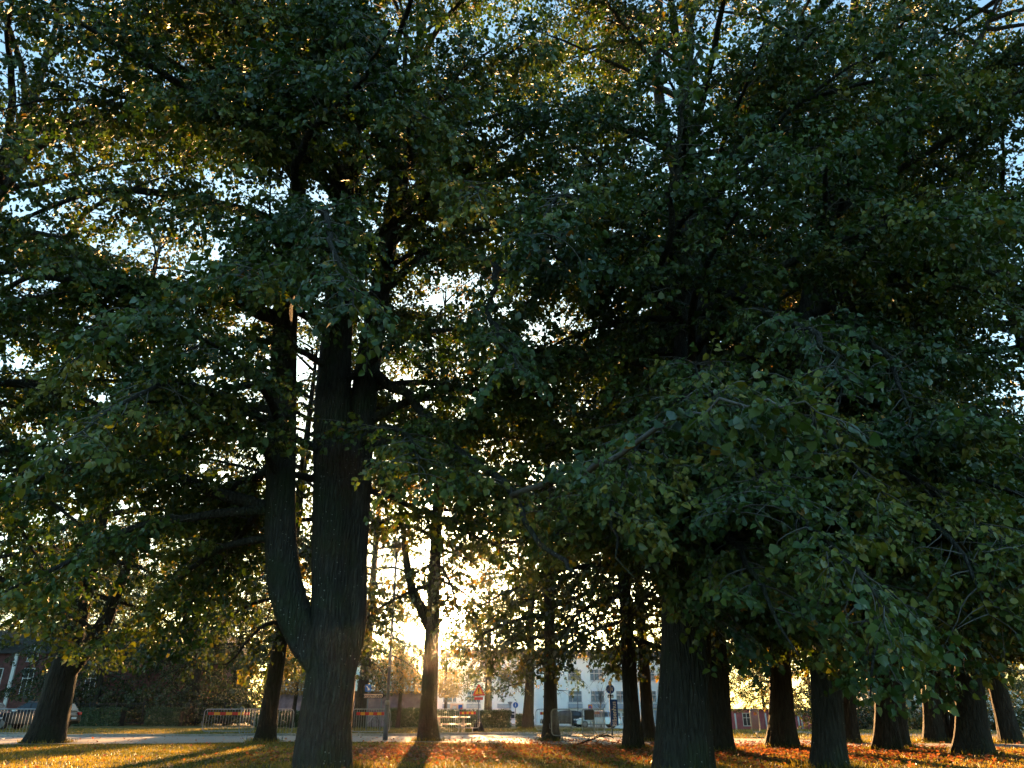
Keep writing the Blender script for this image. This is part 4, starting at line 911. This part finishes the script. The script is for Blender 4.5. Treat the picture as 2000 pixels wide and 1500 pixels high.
# warning triangle on a portable foot
p = gnd(934, 1429); k = mpp(p); s = empty("warning_sign", p, label="red edged warning triangle with plate on a portable pole and dark foot", cat="sign")
MB().tube([(0, 0, .05), (0, 0, zat(934, 1342, p))], .03, 8).build("pole", M['pole'], s)
z0, z1 = zat(934, 1358, p), zat(934, 1337, p); h = z1 - z0; w = h * .56
tr = MB().prism([(-w, z0 - .02), (w, z0 - .02), (w * 1.04, z0 + .04), (.04, z1), (-.04, z1), (-w * 1.04, z0 + .04)], -.06, -.035).build("triangle", M['red'], s)
MB().prism([(-w * .72, z0 + h * .10), (w * .72, z0 + h * .10), (0, z0 + h * .82)], -.066, -.0605).build("field", M['yellow'], tr)
MB().prism([(-.028, z0 + h * .30), (.028, z0 + h * .30), (.045, z0 + h * .66), (-.045, z0 + h * .66)], -.071, -.0665).box(-.032, .032, -.071, -.0665, z0 + h * .15, z0 + h * .24).build("exclamation_mark", M['black'], tr)
zp = zat(934, 1366, p); pl = MB().box(-8.5 * k, 8.5 * k, -.055, -.035, zp - 1 * k, zp + 5.5 * k).build("plate", M['red'], s)
MB().box(-8 * k, 8 * k, -.06, -.0555, zp + 4.2 * k, zp + 5.2 * k).build("edge", M['sign_white'], pl)
ft = MB(); [ft.tube([(dx, dy, 0), (dx * .5, dy * .5, .35), (0, 0, .62)], [.12, .10, .05], 8) for dx, dy in ((-.22, -.1), (.22, -.1), (0, .22))]; ft.build("foot", M['rubber'], s)

def small_sign(label, px, pyb, py, kind, Y):
    p = g2(px, Y); k = mpp(p); s = empty("road_sign", p, label=label, cat="sign"); z = zat(px, py, p)
    MB().tube([(0, 0, -.15), (0, 0, z + 5 * k)], .03, 8).build("pole", M['pole'], s)
    if kind == 'round':
        d = disc("round_sign", 5.2 * k, 0, -.05, z, .02, M['sign_blue2'], s); stick(d, 0, z, 6 * k, M['sign_white'])
    elif kind == 'yield': MB().prism([(-5 * k, z + 4 * k), (0, z - 5 * k), (5 * k, z + 4 * k)], -.05, -.03).build("triangle_back", M['sign_grey'], s)
    elif kind == 'parking':
        b = MB().box(-4.2 * k, 4.2 * k, -.05, -.03, z - 7.5 * k, z + 7.5 * k, .02).build("plate", M['red'], s)
        MB().box(-3.4 * k, 3.4 * k, -.056, -.0505, z - 6.6 * k, z + 6.6 * k).build("field", M['yellow'], b)
        d = disc("no_parking_disc", 3.2 * k, 0, -.062, z + 2.6 * k, .005, M['red'], b); disc("disc_field", 2.3 * k, 0, -.067, z + 2.6 * k, .0045, M['sign_blue2'], d)
        MB().prism([(-1.9 * k, z + 4.1 * k), (-1.5 * k, z + 4.5 * k), (1.9 * k, z + 1.1 * k), (1.5 * k, z + .7 * k)][::-1], -.072, -.0675).build("bar", M['red'], d)
        MB().box(-3 * k, 3 * k, -.062, -.0565, z - 4 * k, z - 1.6 * k).build("text_field", M['sign_blue2'], b)
    return s
small_sign("small round blue sign before the white house, left of the far leaning linden", 1007, 1412, 1377, 'round', 70)
small_sign("yield sign seen from behind, left of the small round blue sign", 996, 1410, 1375, 'yield', 74)
small_sign("no parking sign plate with red border in front of the white house", 1153, 1420, 1384, 'parking', 72)
small_sign("round blue sign in the gap between two trunks right of the upright sign", 1258, 1420, 1383, 'round', 66)
p = g2(893, 64); s = empty("notice_board", p, label="notice board with white and red blue posters above the hedge", cat="board")
k = mpp(p); z0 = zat(893, 1391, p); z1 = zat(893, 1374, p)
for sx in (-13, 11): MB().tube([(sx * k, 0, -.15), (sx * k, 0, z1)], .04, 6).build("post", M['pole'], s)
bo = MB().box(-14 * k, 12 * k, -.08, -.04, z0, z1).build("board", M['sign_brown'], s)
MB().box(-9 * k, -2 * k, -.086, -.0805, z0 + .1, z1 - .2).build("poster", M['sign_white'], bo)
ps = MB().box(2 * k, 10 * k, -.086, -.0805, z0 + .08, z1 - .1).build("poster", M['sign_blue2'], bo); MB().box(6 * k, 10 * k, -.091, -.0865, z0 + .1, z1 - .3).build("poster_panel", M['red'], ps)

p = gnd(752, 1447); k = mpp(p); s = empty("lamp_post", p, label="slim grey lamp post standing left of the sunlit linden", cat="lamp post")
zj = zat(754, 1373, p); zt = 7.2
MB().tube([(0, 0, -.1), (0, 0, zj)], [.095, .088], 14).build("lower_pole", M['pole'], s)
MB().tube([(0, 0, zj), (0, 0, zt)], [.062, .045], 12).build("upper_pole", M['pole'], s)
MB().tube([(0, 0, zj - .06), (0, 0, zj + .04), (0, 0, zj + .10)], [.10, .10, .064], 14).build("collar", M['galv'], s)
MB().box(-.06, .06, -.108, -.08, .6, 1.0, .01).build("service_hatch", M['pole'], s)
hd = MB().tube([(0, 0, zt - .02), (0, 0, zt + .06), (0, 0, zt + .30), (0, 0, zt + .38)], [.06, .24, .20, .05], 16).build("lamp_head", M['pole'], s)
MB().tube([(0, 0, zt - .1), (0, 0, zt + .05)], [.10, .18], 14).build("lens", M['sign_white'], hd)
# slim far lamp mast before the white house
p = g2(1129, 88); s = empty("lamp_post", p, label="thin distant lamp mast in front of the white house door", cat="lamp post")
MB().tube([(0, 0, -.1), (0, 0, 5.5)], [.06, .04], 8).build("pole", M['pole'], s); MB().tube([(0, 0, 5.5), (0, 0, 5.6), (0, 0, 5.85)], [.05, .2, .1], 10).build("lamp_head", M['pole'], s)

# ------------------------------------------------------------------ picnic table
p = gnd(880, 1434); s = empty("picnic_table", p, -.05, label="picnic table with pale top catching the sun behind the barrier", cat="table")
for i in range(5): MB().box(-.9, .9, -.36 + i * .146, -.36 + i * .146 + .135, .72, .76, .008).build("top_board", M['wood'], s)
for yb in (-.78, .58):
    for i in range(2): MB().box(-.9, .9, yb + i * .13, yb + i * .13 + .12, .42, .455, .008).build("seat_board", M['wood'], s)
for x in (-.6, .6):
    for sg in (-1, 1): MB().prism([(0, 0), (.06, 0), (.06, .04), (0, .04)], 0, 0.001) if False else MB().tube([(x, sg * .62, 0), (x, sg * .2, .715)], .04, 4).build("leg", M['wood'], s)
    MB().box(x - .035, x + .035, -.78, .83, .35, .418).build("cross_beam", M['wood'], s)

# ------------------------------------------------------------------ cars
def car(label, p, rz, paint, flip=1, L=4.5, Wd=1.82, Hh=1.56):
    s = empty("parked_car", p, rz, label=label, cat="car", group="cars parked by the road"); h = L / 2
    side = [(-h, .42), (-h + .08, .30), (h - .1, .30), (h, .45), (h - .02, .78), (h - .12, .98), (h - .35, 1.02), (-h + 1.45, 1.0), (-h + .55, .90), (-h + .1, .76)]
    gl = [(-h + 1.15, .98), (-h + 1.95, Hh - .06), (-h + 2.6, Hh), (h - 1.0, Hh - .03), (h - .45, Hh - .14), (h - .18, 1.0)]
    w = Wd / 2
    def hull(prof, wl, wt, zl, zt, name, mat, par):
        n = len(prof); vs = []
        wd = lambda z: wl + (wt - wl) * min(1, max(0, (z - zl) / (zt - zl)))
        for sg, ins in ((-1, .0), (1, .0)): vs += [(x, sg * wd(z), z) for x, z in prof]
        cen = MB(); f = [tuple(range(n)), tuple(reversed(range(n, 2 * n)))] + [((i + 1) % n, i, i + n, (i + 1) % n + n) for i in range(n)]
        return cen.add(vs, f).build(name, mat, par)
    body = hull(side, w, w - .06, .5, 1.0, "body", M[paint], s)
    cab = hull(gl, w - .07, w - .26, .98, Hh, "cabin", M[paint], s)
    md = cab.modifiers.new("bevel", 'BEVEL'); md.width = .05; md.segments = 2
    md = body.modifiers.new("bevel", 'BEVEL'); md.width = .05; md.segments = 2
    wdz = lambda z: (w - .07) + (-.19) * (z - .98) / (Hh - .98)
    for sg in (-1, 1):
        for poly in ([(-h + 1.32, 1.03), (-h + 2.22, 1.03), (-h + 2.22, Hh - .11), (-h + 1.98, Hh - .12)], [(-h + 2.30, 1.03), (-h + 3.25, 1.03), (-h + 3.22, Hh - .10), (-h + 2.30, Hh - .10)], [(-h + 3.33, 1.05), (h - .45, 1.06), (h - .68, Hh - .20), (-h + 3.30, Hh - .11)]):
            vs = [(x, sg * (wdz(z) + .012), z) for x, z in poly]; vs += [(x, sg * (wdz(z) - .03), z) for x, z in poly]
            MB().add(vs, [(0, 1, 2, 3), (7, 6, 5, 4), (0, 4, 5, 1), (1, 5, 6, 2), (2, 6, 7, 3), (3, 7, 4, 0)]).build("side_window", M['glass'], s)
        MB().box(-h + 1.4, -h + 1.62, sg * (w + .02) - (.0 if sg > 0 else .16), sg * (w + .02) + (.16 if sg > 0 else .0), 1.0, 1.14, .03).build("mirror", M['sign_white' if paint != 'car_silver' else 'car_black'], s)
        MB().box(h - .2, h + .01, sg * (w - .22) - .16, sg * (w - .22) + .16, .80, .96, .02).build("tail_light", M['tail'], s)
        MB().box(-h + .04, -h + .3, sg * (w - .3) - .18, sg * (w - .3) + .18, .68, .80, .02).build("headlight", M['sign_white'], s)
    # windscreen and rear window
    for (xa, za, xb, zb_, nm) in ((-h + 1.2, 1.02, -h + 1.90, Hh - .10, "windscreen"), (h - .20, 1.04, h - .44, Hh - .18, "rear_window")):
        o = -.02 if nm == "windscreen" else .02; ya, yb = wdz(za) - .08, wdz(zb_) - .06
        vs = [(xa + o, -ya, za + .01), (xa + o, ya, za + .01), (xb + o, yb, zb_ + .01), (xb + o, -yb, zb_ + .01)]; vs2 = [(x - 2.2 * o, y, z - .02) for x, y, z in vs]
        MB().add(vs + vs2, [(0, 1, 2, 3), (7, 6, 5, 4), (0, 4, 5, 1), (1, 5, 6, 2), (2, 6, 7, 3), (3, 7, 4, 0)]).build(nm, M['glass'], s)
    MB().box(h - .02, h + .03, -.26, .26, .58, .69).build("number_plate", M['sign_white'], s)
    for x in (-h + .85, h - .85):
        for sg in (-1, 1):
            tq = MB().tube([(x, sg * (w - .2), .33), (x, sg * (w - .17), .33), (x, sg * (w - .01), .33), (x, sg * (w + .02), .33)], [.30, .33, .33, .30], 20).build("wheel", M['rubber'], s)
            MB().tube([(x, sg * (w + .021), .33), (x, sg * (w + .03), .33)], [.21, .19], 14).build("rim", M['galv'], tq)
    return s
p = g2(72, 48.5); car("black hatchback parked at the left, partly hidden by the forked trunk", p, 0.02, 'car_black')
p = g2(-70, 47.5); car("dark blue car at the left edge with only its tail in view", p, 0.03, 'car_blue')
p = g2(1098, 84); car("dark car parked before the white house left of the far barrier", p, 0.1, 'car_black')
p = g2(1165, 82); car("silver car parked before the white house behind the far barriers", p, 0.1, 'car_silver')
p = g2(1862, 84); car("silver car far right glimpsed between the distant trunks", p, 0.0, 'car_silver')

# ------------------------------------------------------------------ bicycle
p = g2(722, 52); s = empty("bicycle", p, 0.9, label="bicycle with red box on its rack by the direction sign", cat="bicycle")
for x in (-.52, .52):
    ring = [(x + .33 * math.cos(a), 0, .34 + .33 * math.sin(a)) for a in np.linspace(0, 2 * math.pi, 25)]
    wh = MB().tube(ring, .018, 6, False).build("wheel", M['rubber'], s)
    sp_ = MB(); [sp_.tube([(x, 0, .34), (x + .32 * math.cos(a), 0, .34 + .32 * math.sin(a))], .004, 4) for a in np.linspace(0, 2 * math.pi, 12)[:-1]]; sp_.build("spokes", M['galv'], wh)
MB().tube([(-.52, 0, .34), (-.12, 0, .32), (.38, 0, .78), (-.2, 0, .76), (-.12, 0, .32)], .018, 6).tube([(.52, 0, .34), (.36, 0, .98)], .018, 6).tube([(-.52, 0, .34), (-.22, 0, .82)], .014, 6).tube([(-.12, 0, .32), (-.24, 0, .92)], .018, 6).build("frame", M['galv'], s)
MB().tube([(.30, -.28, 1.04), (.37, -.1, 1.02), (.37, .1, 1.02), (.30, .28, 1.04)], .014, 6).build("handlebar", M['black'], s)
MB().box(-.36, -.12, -.07, .07, .92, .98, .02).build("saddle", M['black'], s)
MB().box(-.72, -.36, -.005, .005, .74, .76).tube([(-.70, 0, .75), (-.52, 0, .36)], .008, 4).build("rack", M['galv'], s)
bx = MB().box(-.74, -.38, -.17, .17, .762, 1.05, .02).build("box", M['red'], s); MB().box(-.72, -.40, -.15, .15, 1.051, 1.16, .03).build("white_bag", M['sign_white'], bx)
MB().tube([(-.05, .02, .3), (-.02, .22, .015)], .01, 5).build("kickstand", M['galv'], s)

# ------------------------------------------------------------------ air
if HAZE:
    hz = MB().box(-140, 140, -60, 190, -4, 45).build("haze", None); hz["kind"] = "stuff"
    m, N, L, out = newmat("haze"); v = N.new("ShaderNodeVolumePrincipled"); v.inputs["Color"].default_value = (.95, .95, .95, 1); v.inputs["Density"].default_value = HAZE; v.inputs["Anisotropy"].default_value = .95
    L.new(v.outputs[0], out.inputs["Volume"]); hz.data.materials.append(m)

# ------------------------------------------------------------------ fallen branch by the path
p = gnd(1168, 1457); rr = np.random.default_rng(77); ls = [(bend(np.array([-.7, 0, .03]), np.array([1, .1, .12]), 1.6, .2, .15, rr, 8), np.linspace(.03, .012, 9))]
for i in range(7): ls.append((bend(ls[0][0][1 + i], np.array([rr.normal(.4, .5), rr.normal(0, .6), .5]), .5, .6, .2, rr, 5), np.linspace(.012, .004, 6)))
for q, _ in ls: q[:, 2] = np.maximum(q[:, 2], .015)
V, f = tubes(ls, 6); tag(link("fallen_branch", mesh_np("fallen_branch", V, f, [M['bark_dark']])), "small dead branch lying on the grass by the cloth covered barrier", "branch").location = [float(c) for c in p]
print("tris", sum(len(m.loop_triangles) or sum(len(pp.vertices) - 2 for pp in m.polygons) for m in bpy.data.meshes if len(m.polygons) < 5000) , "faces big", sum(len(m.polygons) for m in bpy.data.meshes if len(m.polygons) >= 5000))
